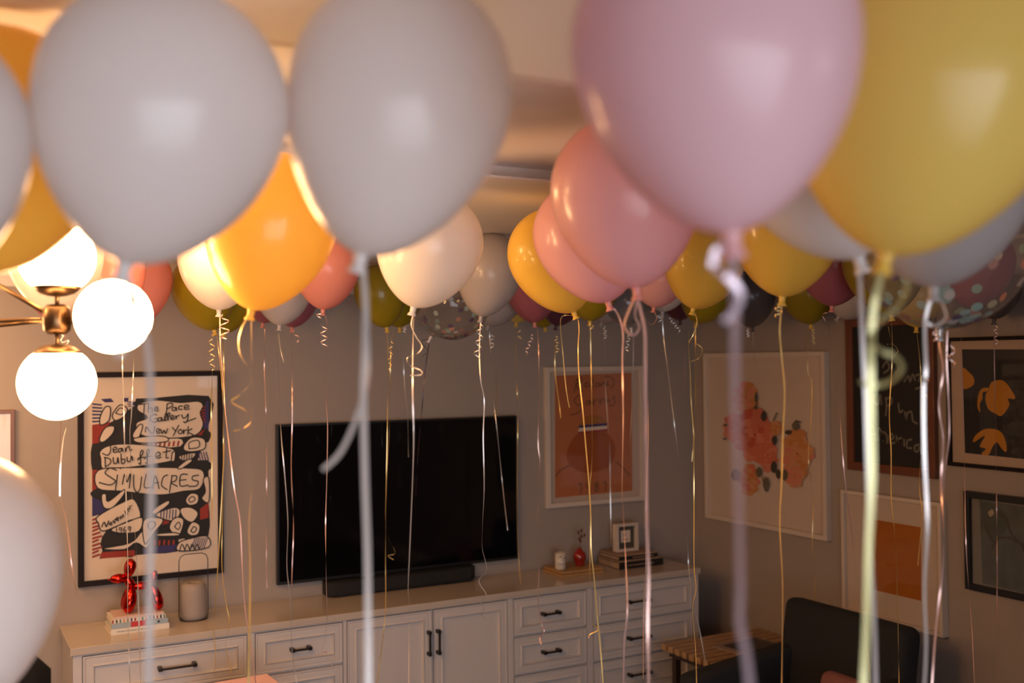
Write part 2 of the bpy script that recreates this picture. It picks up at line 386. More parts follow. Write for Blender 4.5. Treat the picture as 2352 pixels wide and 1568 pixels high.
# pale cut-out shapes with black outlines
blobs = [[(505, 285), (620, 262), (780, 278), (900, 270), (935, 300), (915, 350), (935, 430), (880, 500), (700, 520), (520, 500), (480, 420), (560, 380), (490, 330)],
         [(235, 610), (300, 570), (450, 560), (720, 590), (735, 650), (700, 680), (420, 720), (260, 730), (240, 660)],
         [(220, 740), (420, 720), (800, 722), (935, 745), (915, 860), (800, 880), (640, 905), (380, 880), (220, 860)],
         [(235, 380), (270, 310), (305, 315), (295, 400), (240, 430)], [(320, 360), (370, 295), (420, 320), (400, 370), (340, 400)],
         [(230, 530), (270, 450), (330, 440), (320, 490), (260, 545)], [(455, 500), (500, 430), (525, 440), (490, 530)],
         [(470, 520), (620, 505), (690, 515), (680, 545), (500, 552)], [(810, 560), (860, 515), (940, 525), (945, 590), (860, 612), (805, 600)],
         [(775, 640), (880, 620), (860, 660), (790, 670)], [(762, 720), (830, 665), (860, 675), (790, 725)],
         [(245, 910), (275, 900), (290, 950), (395, 870), (395, 905), (320, 990), (260, 990)],
         [(220, 1050), (400, 950), (470, 940), (510, 1050), (430, 1080), (260, 1150), (225, 1100)],
         [(310, 1140), (430, 1085), (520, 1060), (500, 1150), (380, 1165)], [(250, 1270), (440, 1230), (520, 1150), (600, 1090), (560, 1260), (480, 1230), (400, 1275)],
         [(590, 1010), (690, 945), (700, 970), (610, 1035)], [(620, 1030), (740, 990), (780, 1020), (740, 1080), (640, 1060)],
         [(530, 1080), (640, 1060), (660, 1090), (600, 1160), (540, 1240)], [(815, 940), (850, 895), (900, 905), (895, 960), (840, 975)],
         [(705, 1130), (740, 1060), (800, 1070), (790, 1140), (760, 1185)], [(825, 1150), (860, 1090), (910, 1110), (900, 1170), (850, 1180)],
         [(780, 1000), (850, 990), (900, 1030), (860, 1090), (800, 1060)], [(620, 1170), (740, 1160), (770, 1180), (640, 1185)],
         [(770, 1230), (850, 1200), (960, 1185), (970, 1260), (770, 1285)], [(935, 800), (973, 790), (973, 950), (925, 930), (950, 880)], [(725, 620), (745, 615), (740, 670), (720, 675)]]
for bl in blobs:
    A.poly(bl, PAPER, 4); A.line([*catmull([(x, y, 0) for x, y in bl], 4, True), (*bl[0], 0)], 9, INK, 0)
for bl in ([(340, 350), (370, 315), (400, 330), (380, 360)], [(840, 590), (840, 550), (900, 535), (905, 580), (840, 592)], [(835, 935), (860, 915), (880, 935), (850, 955)],
           [(740, 1120), (765, 1090), (780, 1110), (765, 1140)], [(850, 1150), (870, 1120), (890, 1135), (870, 1160)], [(560, 1110), (580, 1085), (610, 1100), (580, 1140)]):
    A.line([*bl, bl[0]], 8, INK)
for k in range(6): A.line([(650+20*k, 1005), (645+20*k, 1065)], 8, INKBLUE, 0)
for k in range(7): A.line([(880+14*k, 1195), (855+14*k, 1265)], 7, INKBLUE, 0)
for k in range(5): A.line([(790+17*k, 632), (787+17*k, 662)], 8, INK, 0)
for k in range(4): A.line([(900+18*k, 615), (915+18*k, 668)], 8, INKBLUE, 0)
for k in range(4): A.line([(775+34*k, 1280), (790+34*k, 1238), (808+34*k, 1275)], 8, INK)
TXT = [  # The Pace Gallery New York
 [(505, 292), (560, 283)], [(535, 287), (531, 350)], [(566, 282), (563, 342)], [(563, 322), (577, 311), (586, 322), (586, 343)], [(602, 325), (624, 320), (618, 307), (603, 314), (604, 334), (630, 334)],
 [(690, 285), (683, 362)], [(688, 287), (718, 282), (726, 300), (690, 320)], [(748, 312), (728, 312), (724, 330), (742, 332), (750, 311), (754, 333)], [(792, 302), (772, 303), (768, 322), (792, 325)], [(806, 313), (836, 307), (826, 294), (807, 302), (810, 324), (840, 321)],
 [(618, 362), (590, 360), (574, 388), (592, 411), (620, 404), (619, 386), (602, 388)], [(650, 381), (630, 384), (630, 404), (646, 402), (652, 381), (658, 404)], [(666, 402), (688, 362), (680, 350), (672, 380), (678, 402)], [(684, 400), (708, 360), (700, 348), (692, 376), (700, 398)],
 [(712, 385), (734, 378), (726, 364), (714, 376), (720, 394), (740, 388)], [(746, 368), (751, 390), (753, 374), (772, 364)], [(788, 360), (798, 384), (816, 378), (832, 354)], [(832, 354), (830, 388), (814, 414), (800, 408)], [(814, 410), (884, 384)],
 [(541, 478), (551, 443), (588, 490), (603, 440)], [(614, 474), (638, 468), (628, 454), (615, 464), (620, 486), (642, 482)], [(646, 460), (656, 488), (668, 466), (679, 488), (692, 455)],
 [(724, 447), (744, 470)], [(768, 432), (730, 504)], [(778, 460), (764, 476), (776, 491), (792, 478), (780, 460)], [(800, 462), (801, 492), (804, 472), (822, 462)], [(832, 440), (829, 497)], [(858, 455), (830, 476), (866, 497)],
 # Jean Dubuffet
 [(250, 622), (285, 635), (306, 600), (297, 528)], [(323, 602), (348, 592), (338, 578), (324, 590), (328, 616), (352, 610)], [(382, 588), (360, 594), (362, 614), (376, 608), (383, 588), (390, 612)], [(402, 584), (408, 612), (412, 590), (428, 574), (438, 604), (448, 596)],
 [(268, 650), (270, 715)], [(262, 650), (300, 660), (304, 690), (268, 714)], [(322, 650), (328, 690), (348, 686), (354, 650), (360, 690)], [(376, 625), (381, 690), (400, 684), (402, 662), (382, 664)], [(416, 648), (422, 678), (440, 672), (448, 640), (456, 672)],
 [(488, 668), (514, 640), (526, 612), (516, 602), (506, 630), (510, 694), (496, 688)], [(490, 656), (532, 648)], [(536, 660), (560, 634), (572, 606), (562, 596), (552, 624), (556, 690), (542, 684)], [(536, 650), (580, 642)], [(610, 645), (642, 634), (632, 614), (610, 628), (616, 656), (648, 648)], [(686, 590), (682, 650), (698, 652)], [(660, 616), (712, 604)],
 # SiMULACRES
 [(345, 737), (300, 722), (268, 755), (310, 788), (338, 812), (300, 836), (228, 820)], [(352, 768), (338, 872)], [(368, 722), (374, 726)], [(385, 832), (400, 764), (416, 818), (440, 758), (432, 858)], [(462, 768), (463, 850), (484, 886), (505, 862), (515, 782)], [(548, 765), (534, 850), (582, 852)],
 [(588, 862), (606, 772), (634, 862)], [(594, 824), (630, 820)], [(692, 768), (662, 785), (652, 840), (688, 868)], [(722, 772), (704, 888)], [(718, 775), (752, 776), (746, 808), (714, 820), (758, 846)], [(826, 765), (782, 770), (778, 842), (832, 836)], [(779, 805), (816, 800)], [(902, 770), (862, 778), (862, 803), (898, 812), (886, 842), (834, 846)],
 # November 1969
 [(244, 1122), (262, 1088), (276, 1120), (292, 1080)], [(305, 1090), (296, 1102), (308, 1108), (314, 1094), (305, 1090)], [(320, 1078), (332, 1094), (336, 1066)], [(345, 1075), (360, 1064), (350, 1056), (344, 1070), (358, 1080)], [(366, 1052), (374, 1068), (376, 1046), (386, 1060), (388, 1036), (398, 1052)], [(400, 1010), (412, 1042), (420, 1026), (408, 1022)],
 [(418, 1010), (432, 1002), (424, 992), (418, 1006), (430, 1018)], [(432, 980), (440, 1000)], [(434, 984), (450, 974)],
 [(344, 1122), (346, 1160)], [(378, 1128), (364, 1126), (366, 1142), (380, 1138), (380, 1124), (378, 1160)], [(404, 1118), (392, 1142), (400, 1158), (412, 1146), (396, 1140)], [(438, 1122), (424, 1120), (426, 1138), (440, 1134), (440, 1118), (436, 1156)]]
for i, s_ in enumerate(TXT): A.line(s_, 8.5 if i < 62 else 6, INK, 5)
A.done()
# --- small picture at the far left
q = onY(33, 940); picture('framed_picture', 'brown-framed picture at the left edge beside the hanging lamp globes', 'back', q.x-.5, q.x, q.z-.62, q.z, .018, .025, mat('mid_brown_wood', (.17, .07, .035), .4), PAPER)

# --- orange tennis poster
p0 = onY(1251, 1166.5); p1 = onY(1471.5, 842)
pic = picture('framed_poster', 'cream-framed orange tennis tournament poster dated 1981 right of the television', 'back', p0.x, p1.x, p0.z, 2.12-.04, .028, .032, WHITEFR, mat('cream_mount', (.52, .43, .35), .8), cat='poster')
A = Art(pic, 'back', (1200, 800), 3.92)
OR1 = mat('burnt_orange_ground', (.46, .15, .055), .8); OR2 = mat('deep_orange_ink', (.33, .075, .012), .8); OR3 = mat('mustard_ink', (.36, .13, .02), .8); BRN = mat('brown_ink', (.13, .055, .025), .8)
A.poly([(292, 245), (980, 218), (988, 1280), (292, 1345)], OR1)
A.poly([(400, 1000), (430, 850), (510, 760), (640, 730), (770, 770), (835, 900), (800, 1040), (700, 1100), (520, 1110)], OR2, 5)
A.poly([(510, 690), (560, 620), (640, 600), (720, 620), (762, 680), (762, 700), (505, 720)], OR3, 4)
A.poly([(502, 745), (762, 715), (765, 745), (500, 770)], INKRED); A.poly([(508, 715), (762, 695), (763, 722), (500, 750)], PAPER); A.poly([(515, 692), (755, 672), (760, 694), (500, 717)], INKBLUE)
A.line([(300, 1150), (350, 1090), (435, 1050)], 9, BRN); A.line([(840, 1022), (880, 1050), (965, 1140)], 9, BRN)
for s_ in ([(490, 275), (478, 345), (462, 395)], [(485, 285), (520, 262), (535, 290), (480, 335), (540, 390)], [(575, 305), (556, 325), (570, 350), (590, 325), (575, 305)], [(600, 350), (635, 300), (622, 268), (610, 330), (640, 348)], [(680, 308), (655, 318), (660, 345), (680, 335), (684, 308), (695, 342)], [(702, 308), (710, 340), (716, 315), (735, 305), (745, 335)],
           [(775, 300), (752, 312), (760, 335), (778, 325)], [(738, 258), (770, 250), (815, 280), (818, 330), (790, 362)],
           [(545, 430), (500, 425), (465, 470), (500, 512), (540, 490), (540, 520), (505, 575), (430, 598)], [(605, 470), (575, 478), (580, 505), (602, 495), (606, 470), (618, 503)], [(630, 455), (640, 515), (645, 475), (672, 460)], [(690, 458), (698, 505), (702, 470), (725, 452)], [(745, 450), (735, 475), (750, 490), (765, 470), (748, 450)], [(775, 445), (780, 480), (795, 470)], [(835, 430), (810, 445), (832, 470), (815, 515), (780, 505)],
           [(505, 1228), (530, 1218), (525, 1305)], [(600, 1225), (575, 1222), (578, 1250), (602, 1245), (604, 1222), (596, 1300)], [(665, 1205), (648, 1225), (682, 1255), (665, 1285), (648, 1262), (682, 1222), (665, 1205)], [(725, 1212), (748, 1200), (746, 1280)]):
    A.line(s_, 8, BRN, 5)
A.done()

# --- right wall
def RW(px0, py0, px1, py1): return onX(px0, py0), onX(px1, py1)
z1 = onX(1624.9, 811.5).z; z0 = onX(1631.5, 1187).z; ya = onX(1628, 1000).y; yb_ = onX(1908, 1000).y
pic = picture('framed_print', 'large cream-framed print of pink and orange roses on the right wall', 'right', ya, yb_, z0, z1, .028, .04, WHITEFR, mat('pale_paper', (.62, .52, .44), .8))
A = Art(pic, 'right', (1600, 780), 3.016)
PK = [mat('petal_%d' % i, c, .8) for i, c in enumerate([(.52, .10, .055), (.60, .17, .10), (.66, .24, .15), (.62, .30, .14), (.56, .24, .08), (.40, .06, .03)])]
LF = [mat('leaf_dark', (.055, .05, .04), .8), mat('leaf_olive', (.14, .12, .08), .8)]
rr = random.Random(3)
def rose(cx, cy, R, cols, ry=1.0):
    A.poly([(cx+R*(1+.1*rr.uniform(-1, 1))*math.cos(t), cy+R*ry*(1+.1*rr.uniform(-1, 1))*math.sin(t)) for t in [2*PI*k/11 for k in range(11)]], cols[0], 4)
    for ring, n in ((.88, 9), (.62, 8), (.40, 6), (.2, 4)):
        for k in range(n):
            t = 2*PI*k/n+rr.uniform(0, .6); px_, py_ = cx+R*ring*math.cos(t), cy+R*ry*ring*math.sin(t); q_ = R*.34*(ring+.35)
            A.poly([(px_+q_*math.cos(s_)*(1+.2*rr.uniform(-1, 1)), py_+q_*.8*math.sin(s_)*(1+.2*rr.uniform(-1, 1))) for s_ in [2*PI*j/7 for j in range(7)]], rr.choice(cols), 3)
    A.poly([(cx-R*.08, cy-R*.1), (cx+R*.1, cy-R*.06), (cx+R*.04, cy+R*.1)], PK[5], 3)
rose(345, 400, 72, [PK[3], PK[4], PK[2]], 1.45); rose(255, 610, 58, [PK[2], PK[1]], 1.7); rose(370, 970, 62, [PK[4], PK[3], PK[1]], 1.7)
rose(500, 800, 60, [PK[1], PK[2]], 1.9); rose(410, 660, 112, [PK[1], PK[0], PK[2], PK[1]], 1.6); rose(705, 790, 95, [PK[3], PK[4], PK[2]], 1.7); rose(690, 940, 55, [PK[2], PK[3]], 1.5); rose(560, 610, 38, [PK[4], PK[3]], 1.2)
for (x, y, a_, b_) in ((478, 528, 24, 38), (552, 695, 22, 34), (548, 880, 24, 44), (495, 1000, 26, 52), (700, 595, 30, 34), (285, 935, 36, 42), (620, 935, 32, 40), (445, 915, 26, 36), (425, 400, 12, 36), (422, 470, 18, 14), (215, 590, 22, 10), (210, 685, 20, 8), (650, 640, 30, 16), (580, 930, 20, 34)):
    A.poly([(x, y-b_), (x+a_*.8, y-b_*.3), (x+a_*.6, y+b_*.6), (x, y+b_), (x-a_*.7, y+b_*.5), (x-a_*.8, y-b_*.3)], rr.choice(LF), 3)
for s_ in ([(425, 360), (430, 400), (422, 480)], [(545, 560), (570, 505)], [(700, 560), (735, 570)], [(470, 950), (480, 1000)]): A.line(s_, 5, LF[0], 3)
A.done()

z0 = onX(1956.4, 1076.8).z; ya = onX(1954, 1000).y; yb_ = onX(2156, 1000).y
pic = picture('chalkboard', 'dark chalkboard with cursive writing in a red-brown wooden frame on the right wall', 'right', ya, yb_, z0, onX(1953, 733).z, .045, .03, BROWNFR, mat('black_slate', (.010, .010, .011), .6, var=.3), glass=False, cat='chalkboard')
A = Art(pic, 'right', (1600, 780), 3.016); A.poly([(1128, 30), (1595, 10), (1600, 900), (1140, 855)], mat('black_slate', (0, 0, 0))); CH = mat('chalk', (.16, .15, .12), .9)
MER = [[(1180, 690), (1215, 590), (1240, 700)], [(1190, 655), (1238, 655)], [(1255, 700), (1258, 615), (1285, 640), (1290, 700), (1292, 640), (1318, 660), (1322, 715)], [(1335, 690), (1365, 680), (1352, 650), (1335, 675), (1345, 715), (1372, 712)], [(1385, 665), (1392, 722), (1395, 690), (1420, 680)], [(1438, 690), (1440, 735)], [(1490, 690), (1462, 700), (1460, 745), (1492, 750)], [(1545, 725), (1515, 735), (1515, 770), (1538, 770), (1548, 730), (1558, 790)],
       [(1228, 375), (1228, 430), (1258, 445), (1275, 380), (1282, 448)], [(1312, 400), (1318, 465), (1312, 525)], [(1314, 412), (1348, 398), (1352, 440), (1318, 458)],
       [(1400, 440), (1408, 500), (1430, 490)], [(1445, 500), (1455, 550), (1462, 510), (1490, 500), (1500, 560), (1530, 580)],
       [(1290, 190), (1320, 150), (1335, 200), (1300, 230)], [(1350, 170), (1380, 150), (1400, 200), (1380, 230)],
       [(1440, 290), (1470, 250), (1480, 290), (1500, 240), (1515, 280)], [(1520, 250), (1550, 240), (1540, 290), (1570, 250), (1560, 320), (1520, 340)], [(1560, 390), (1590, 380), (1575, 410)]]
for s_ in MER: A.line(s_, 7, CH, 5)
A.done()

z1 = 2.12-.722; z0 = 2.12-1.385
ya = onX(1946, 1250).y; yb_ = onX(2176, 1250).y
pic = picture('framed_print', 'cream-framed print of a plain orange square on the right wall below the chalkboard', 'right', ya, yb_, z0, z1, .02, .045, WHITEFR, mat('pale_mount', (.60, .50, .42), .8))
A = Art(pic, 'right', (1500, 1100), 2.7606)
A.poly([(1400, 255), (1700, 305), (1702, 772), (1390, 700)], mat('plain_orange_ink', (.42, .13, .008), .8, var=.1)); A.done()

za = onX(2184, 777).z; zb_ = onX(2184.8, 1067.3).z; ya = onX(2184, 900).y
pic = picture('framed_print', 'black-framed print of mustard yellow blossoms on a black ground, upper right wall', 'right', ya, ya-.86, zb_, 2.12+.092, .018, .035, BLKFRAME, mat('tan_mount', (.50, .38, .29), .8))
A = Art(pic, 'right', (2140, 740), 4.354); BK = mat('charcoal_ink', (.013, .014, .015), .7); MU = mat('mustard_yellow_ink', (.50, .21, .012), .8)
TR = onX(2352, 802).z
A.poly([(305, 270), (2000, 270), (2000, 1480), (335, 1305)], BK)
for pts in ([(308, 460), (370, 495), (420, 550), (425, 610), (385, 650), (313, 655)],
            [(575, 660), (600, 600), (680, 575), (740, 600), (800, 680), (838, 750), (820, 768), (765, 762), (778, 830), (700, 935), (640, 912), (570, 870), (540, 780), (545, 710), (580, 680)],
            [(570, 655), (500, 665), (465, 740), (460, 850), (490, 898), (482, 820), (510, 760), (512, 700), (568, 688)],
            [(420, 1200), (440, 1130), (540, 1065), (660, 1075), (720, 1130), (752, 1240), (745, 1295), (700, 1260), (655, 1200), (610, 1245), (570, 1325), (500, 1315), (545, 1262), (482, 1240), (535, 1130)],
            [(1000, 560), (1080, 520), (1160, 600), (1120, 720), (1020, 700)], [(1000, 1000), (1100, 960), (1180, 1060), (1080, 1160)]):
    A.poly(pts, MU, 3)
A.done()
za = onX(2222.7, 1125.4).z; zb_ = onX(2231.7, 1350).z; ya = onX(2227, 1240).y
pic = picture('framed_print', 'blue-black framed print with a grey green abstract, at the lower right edge', 'right', ya, ya-.72, zb_, za, .03, .04, BLUEBLK, mat('grey_mount', (.20, .19, .17), .8))
A = Art(pic, 'right', (1500, 1100), 2.7606); GG = mat('grey_green_ink', (.085, .10, .09), .8, var=.4)
A.poly([(2070, 130), (2900, 260), (2900, 850), (2090, 660)], GG)
A.poly([(2085, 150), (2180, 170), (2260, 260), (2200, 380), (2150, 400), (2100, 300)], mat('dull_green_ink', (.06, .075, .065), .8), 3)
A.poly([(2125, 210), (2150, 190), (2165, 215), (2140, 240)], mat('straw_ink', (.35, .30, .2), .8), 2)
for s_ in ([(2170, 200), (2240, 250), (2270, 340), (2340, 420), (2352, 460)], [(2150, 440), (2190, 380), (2260, 370), (2310, 400)], [(2110, 300), (2160, 400)], [(2340, 420), (2450, 380), (2600, 500)]):
    A.line(s_, 6, LF[0], 4)
A.done()

# ------------------------------------------------------------------ things standing on the worktop
def book(x0, x1, y0, y1, z, h, cover, label, pages=PAPER, spine=None, rz=0, group=None, thick=.003):
    cx, cy = (x0+x1)/2, (y0+y1)/2
    t = thing('book', label, 'book', (cx, cy, z), rz, group); W, D = (x1-x0)/2, (y1-y0)/2
    MB().box(-W, W, -D, D, 0, thick).box(-W, W, -D, D, h-thick, h).box(-W, W, -D, -D+thick, thick, h-thick).build('cover', cover, t, bevel=.0006)
    MB().box(-W+.003, W-.003, -D+thick, D-.004, thick, h-thick).build('page_block', pages, t)
    if spine: spine(t, W, D, h)
    return t
WHT = mat('white_cover', (.66, .62, .56), .45); PALEB = mat('pale_blue_cover', (.30, .38, .44), .45); PINKC = mat('pale_pink_cover', (.62, .46, .42), .4)
def spine_text(n, h0, col, x0f=-.8, x1f=.3):
    def f(t, W, D, h):
        m = MB(); x = W*x0f; r_ = random.Random(n)
        while x < W*x1f:
            w_ = r_.uniform(.004, .011); m.box(x, x+w_, -D-.0006, -D, h*.5-h0/2, h*.5+h0/2); x += w_+.0035
        m.build('spine_print', col, t)
    return f
zz = ZT
book(.713, .977, 5.245, 5.44, zz, .028, WHT, 'thick white book at the bottom of the stack under the red dog', spine=spine_text(1, .003, INK)); zz += .0285
def blue_sp(t, W, D, h):
    MB().box(-W*.33, W*.22, -D-.0008, D*.98, h-.0004, h+.0001).box(-W*.33, W*.22, -D-.0008, -D, 0.0005, h).build('red_band', mat('red_cover', (.50, .02, .018), .4), t)
    MB().box(W*.62, W*.7, -D-.0008, -D, h*.3, h*.7).build('spine_print', INK, t)
book(.718, .971, 5.245, 5.43, zz, .023, PALEB, 'pale blue book with a red band on its spine, second from the bottom', spine=blue_sp); zz += .0235
def stripe_sp(t, W, D, h):
    cs = [INKRED, INK, mat('teal_ink', (.05, .16, .14), .6), mat('orange_ink', (.6, .22, .06), .6), INK, INKBLUE]
    m = MB(); n = 15
    for k in range(n):
        x = -W+.006+(2*W-.012)*k/(n-1)-.004
        m.box(x, x+.007, -D-.0008, -D, .002, h-.002, k % 6)
    m.build('spine_stripes', cs, t)
book(.718, .962, 5.250, 5.43, zz, .019, WHT, 'white book with a striped multicoloured spine, third from the bottom', spine=stripe_sp); zz += .0195
book(.735, .955, 5.255, 5.42, zz, .009, PINKC, 'thin pale pink book directly under the feet of the red dog'); zz += .0092
# red balloon-animal figurine
RED = mat('red_chrome', (.62, .022, .012), .10, metal=1)
dx = .00213; dz = .00205
dogo = Vector((.845, 5.335, zz)); t = thing('balloon_dog_figurine', 'shiny metallic red balloon dog figurine standing on the stack of books', 'figurine', dogo)
def dp(px, py, y=0): return Vector(((px-296)*dx, y, (1411-py)*dz))
def sausage(name, a, b, r, r2=None, parent=t):
    a, b = Vector(a), Vector(b); L = (b-a).length; n = 16; r2 = r2 or r
    prof = []
    for i in range(n+1):
        s_ = i/n; base = math.sin(PI*s_)**.42 if 0 < s_ < 1 else 0
        prof.append((base*(r+(r2-r)*s_)*1.12, L*s_))
    return MB().lathe(prof, 20, a, b-a).build(name, RED, parent)
sausage('muzzle', dp(277, 1331), dp(238, 1331), .020); MB().ball(dp(236, 1331), .005, 8).build('nose', RED, t)
sausage('ear', dp(275, 1329, -.014), dp(286, 1289, -.020), .020, .024); sausage('ear', dp(275, 1329, .014), dp(286, 1289, .022), .020, .024)
sausage('neck', dp(272, 1330), dp(289, 1358), .019)
sausage('body', dp(284, 1354), dp(329, 1352), .018)
sausage('leg', dp(285, 1353, -.020), dp(272, 1411, -.034), .024, .030); sausage('leg', dp(285, 1353, .020), dp(272, 1411, .034), .024, .030)
sausage('leg', dp(327, 1352, -.020), dp(342, 1411, -.034), .022, .030); sausage('leg', dp(327, 1352, .020), dp(342, 1411, .034), .022, .030)
sausage('tail', dp(326, 1354), dp(336, 1320), .015)
# wire-framed grey vessel
t = thing('lantern', 'grey rounded cylinder lantern inside a thin black wire hoop near the left end', 'lantern', (1.118, 5.375, ZT))
prof = [(0, .002), (.05, .002), (.060, .010), (.063, .03), (.063, .145), (.058, .168), (.044, .180), (.022, .181), (.021, .170), (0, .168)]
MB().lathe(prof, 40).build('vessel', mat('grey_ceramic', (.30, .26, .24), .7, bump=(60, .1)), t)
hoop = [(-.070, 0, .02), (-.070, 0, .29), (-.062, 0, .312), (-.04, 0, .322), (.04, 0, .322), (.062, 0, .312), (.070, 0, .29), (.070, 0, .02), (.058, 0, .004), (.03, 0, .0035), (-.03, 0, .0035), (-.058, 0, .004), (-.070, 0, .02)]
MB().tube([Vector(p) for p in hoop], .0022, 8).build('wire_hoop', BLACK, t)
MB().tube([(math.cos(a_)*.066, math.sin(a_)*.066, .004) for a_ in [2*PI*k/24 for k in range(25)]], .002, 6).build('wire_base', BLACK, t)
# wooden box, candle, vase
GOLDW = mat('golden_wood', (.42, .24, .09), .45, var=.2)
t = thing('serving_tray', 'flat golden wooden tray under the candle and the red vase', 'tray', (3.335, 5.385, ZT))
MB().box(-.145, .145, -.105, .12, 0, .014).build('base', GOLDW, t, bevel=.002)
MB().box(-.14, .14, -.10, .115, .017, .030).build('tray_top', GOLDW, t, bevel=.002); MB().box(-.135, .135, -.095, .11, .0135, .0175).build('spacer', BRN, t)
t = thing('candle', 'white candle jar with a dark printed drawing', 'candle', (3.235, 5.375, ZT+.0305))
MB().lathe([(0, 0), (.029, 0), (.032, .004), (.032, .095), (.029, .095), (.029, .078), (0, .078)], 32).build('jar', mat('white_glass_jar', (.62, .57, .5), .2), t)
m = MB(); rr = random.Random(5)
for k in range(34):
    a_ = rr.uniform(-2.6, -.4); z_ = rr.uniform(.018, .078); h_ = rr.uniform(.003, .007); w_ = rr.uniform(.05, .16)
    v = [(math.cos(q)*.0324, math.sin(q)*.0324, z) for z in (z_, z_+h_) for q in (a_, a_+w_)]
    m.add(v, [(0, 1, 3, 2)])
m.build('printed_drawing', INK, t)
t = thing('bud_vase', 'round dark red glass vase with a dried twig', 'vase', (3.385, 5.40, ZT+.0305))
MB().lathe([(0, 0), (.022, 0), (.030, .006), (.024, .014), (.036, .030), (.041, .052), (.036, .076), (.018, .094), (.012, .100), (.014, .106), (.010, .106), (.008, .098), (0, .09)], 32).build('vase_body', mat('red_glass', (.28, .012, .008), .12, coat=.6), t)
m = MB()
for s_ in ([(0, 0, .05), (.004, 0, .12), (.012, 0, .16), (.022, .01, .205)], [(.006, 0, .13), (-.008, -.01, .17), (-.012, -.01, .20)], [(.012, 0, .16), (.03, -.01, .18)]):
    m.tube(catmull(s_, 5), .0016, 6)
for c_ in ((.022, .01, .205), (-.012, -.01, .20), (.03, -.01, .18), (.014, 0, .175), (-.004, -.005, .16), (.008, 0, .145)): m.ball(c_, .007, 6, ax=(.3, .2, 1), stretch=1.5)
m.build('dried_twig', mat('dried_red_brown', (.12, .03, .02), .8), t)
BKC = mat('black_cover', (.012, .012, .014), .35); TAN = mat('tan_pages', (.36, .25, .17), .8); TANC = mat('tan_cover', (.34, .22, .14), .5)
book(3.60, 3.925, 5.295, 5.53, ZT, .040, BKC, 'thick black book at the bottom of the stack on the right end', pages=TAN, spine=spine_text(4, .006, TAN, -.6, .5))
book(3.60, 3.91, 5.305, 5.53, ZT+.0405, .009, TANC, 'thin tan book between the two black books', pages=TAN)
book(3.61, 3.895, 5.31, 5.525, ZT+.050, .022, BKC, 'black book second from the top of the right stack', pages=TAN, spine=spine_text(6, .006, TAN, -.3, .8))
book(3.61, 3.885, 5.315, 5.52, ZT+.0725, .010, TANC, 'thin tan book on top under the small picture frame', pages=TAN)
t = thing('photo_frame', 'small cream standing photo frame with a white card, on the right book stack', 'photo frame', (3.735, 5.42, ZT+.083))
m = MB(); W, H = .080, .170; f = .016
for q in ((-W, W, 0, f), (-W, W, H-f, H), (-W, -W+f, f, H-f), (W-f, W, f, H-f)): m.box(q[0], q[1], -.022, .022, q[2], q[3])
m.build('frame', WHITEFR, t, bevel=.001)
MB().box(-W+f, W-f, .004, .010, f, H-f).build('dark_mount', mat('grey_brown_mount', (.07, .06, .05), .7), t)
m = MB().box(-.035, .035, .002, .004, .052, .125); m.build('card', PAPER, t)
MB().box(-.022, .008, .0012, .002, .098, .101).box(-.022, .0, .0012, .002, .088, .090).box(-.02, .02, .0012, .002, .066, .071).build('card_print', BRN, t)

# ------------------------------------------------------------------ slatted side table, magazine, armchair, cushion
SLAT = mat('pale_slat_wood', (.40, .25, .13), .45, var=.25, bump=(12, 0)); DKW = mat('dark_wood', (.035, .02, .014), .45)
tz = 2.12-1.615
t = thing('side_table', 'slatted wooden side table with dark legs between the cabinets and the armchair', 'table', (3.98, 4.645, 0))
for k in range(9):
    y = -.27+k*.062
    MB().box(-.36, .36, y, y+.041, tz-.034, tz).build('slat', SLAT, t, bevel=.002)
MB().box(-.31, -.275, -.26, .26, tz-.075, tz-.033).box(.275, .31, -.26, .26, tz-.075, tz-.033).build('under_rail', DKW, t)
for sx in (-1, 1):
    for sy in (-1, 1): MB().box(sx*.29-.018, sx*.29+.018, sy*.22-.018, sy*.22+.018, 0, tz-.0755).build('leg', DKW, t, bevel=.002)
MB().box(-.272, .272, -.235, -.205, .12, .15).build('stretcher', DKW, t)
t = thing('magazine', 'magazine with a dark cover lying on the slatted side table', 'magazine', (4.0, 4.60, tz+.0005), math.radians(6))
MB().box(-.17, .17, -.13, .13, 0, .008).build('page_block', mat('magazine_pages', (.30, .22, .18), .6), t)
MB().box(-.12, .15, -.085, .095, .0081, .0088).build('cover_picture', mat('dark_cover_print', (.018, .018, .02), .35), t)
NAVY = mat('charcoal_upholstery', (.014, .015, .017), .85, bump=(300, .2))
t = thing('armchair', 'large charcoal black upholstered armchair in front of the right wall', 'armchair', (3.70, 3.83, 0))
def rbox(name, x0, x1, y0, y1, z0, z1, r, m_, parent, rot=None, seg=5):
    me = bpy.data.meshes.new(name); bm = bmesh.new(); bmesh.ops.create_cube(bm, size=1)
    for v in bm.verts: v.co = Vector((v.co.x*(x1-x0), v.co.y*(y1-y0), v.co.z*(z1-z0)))
    bmesh.ops.bevel(bm, geom=bm.edges[:], offset=r, segments=seg, profile=.5, affect='EDGES')
    for f_ in bm.faces: f_.smooth = True
    bm.to_mesh(me); bm.free(); me.materials.append(m_); o = bpy.data.objects.new(name, me); C.objects.link(o)
    o.parent = parent; o.location = ((x0+x1)/2, (y0+y1)/2, (z0+z1)/2)
    if rot: o.rotation_euler = rot
    return o
rbox('backrest', .19, .33, -.375, .43, .30, .86, .05, NAVY, t, (0, math.radians(9), 0))
rbox('armrest', -.45, .26, .32, .44, .25, .60, .04, NAVY, t, (0, math.radians(-6), 0))
rbox('armrest', -.45, .26, -.42, -.30, .25, .60, .04, NAVY, t, (0, math.radians(-6), 0))
rbox('seat_cushion', -.45, .22, -.298, .298, .26, .44, .04, NAVY, t)
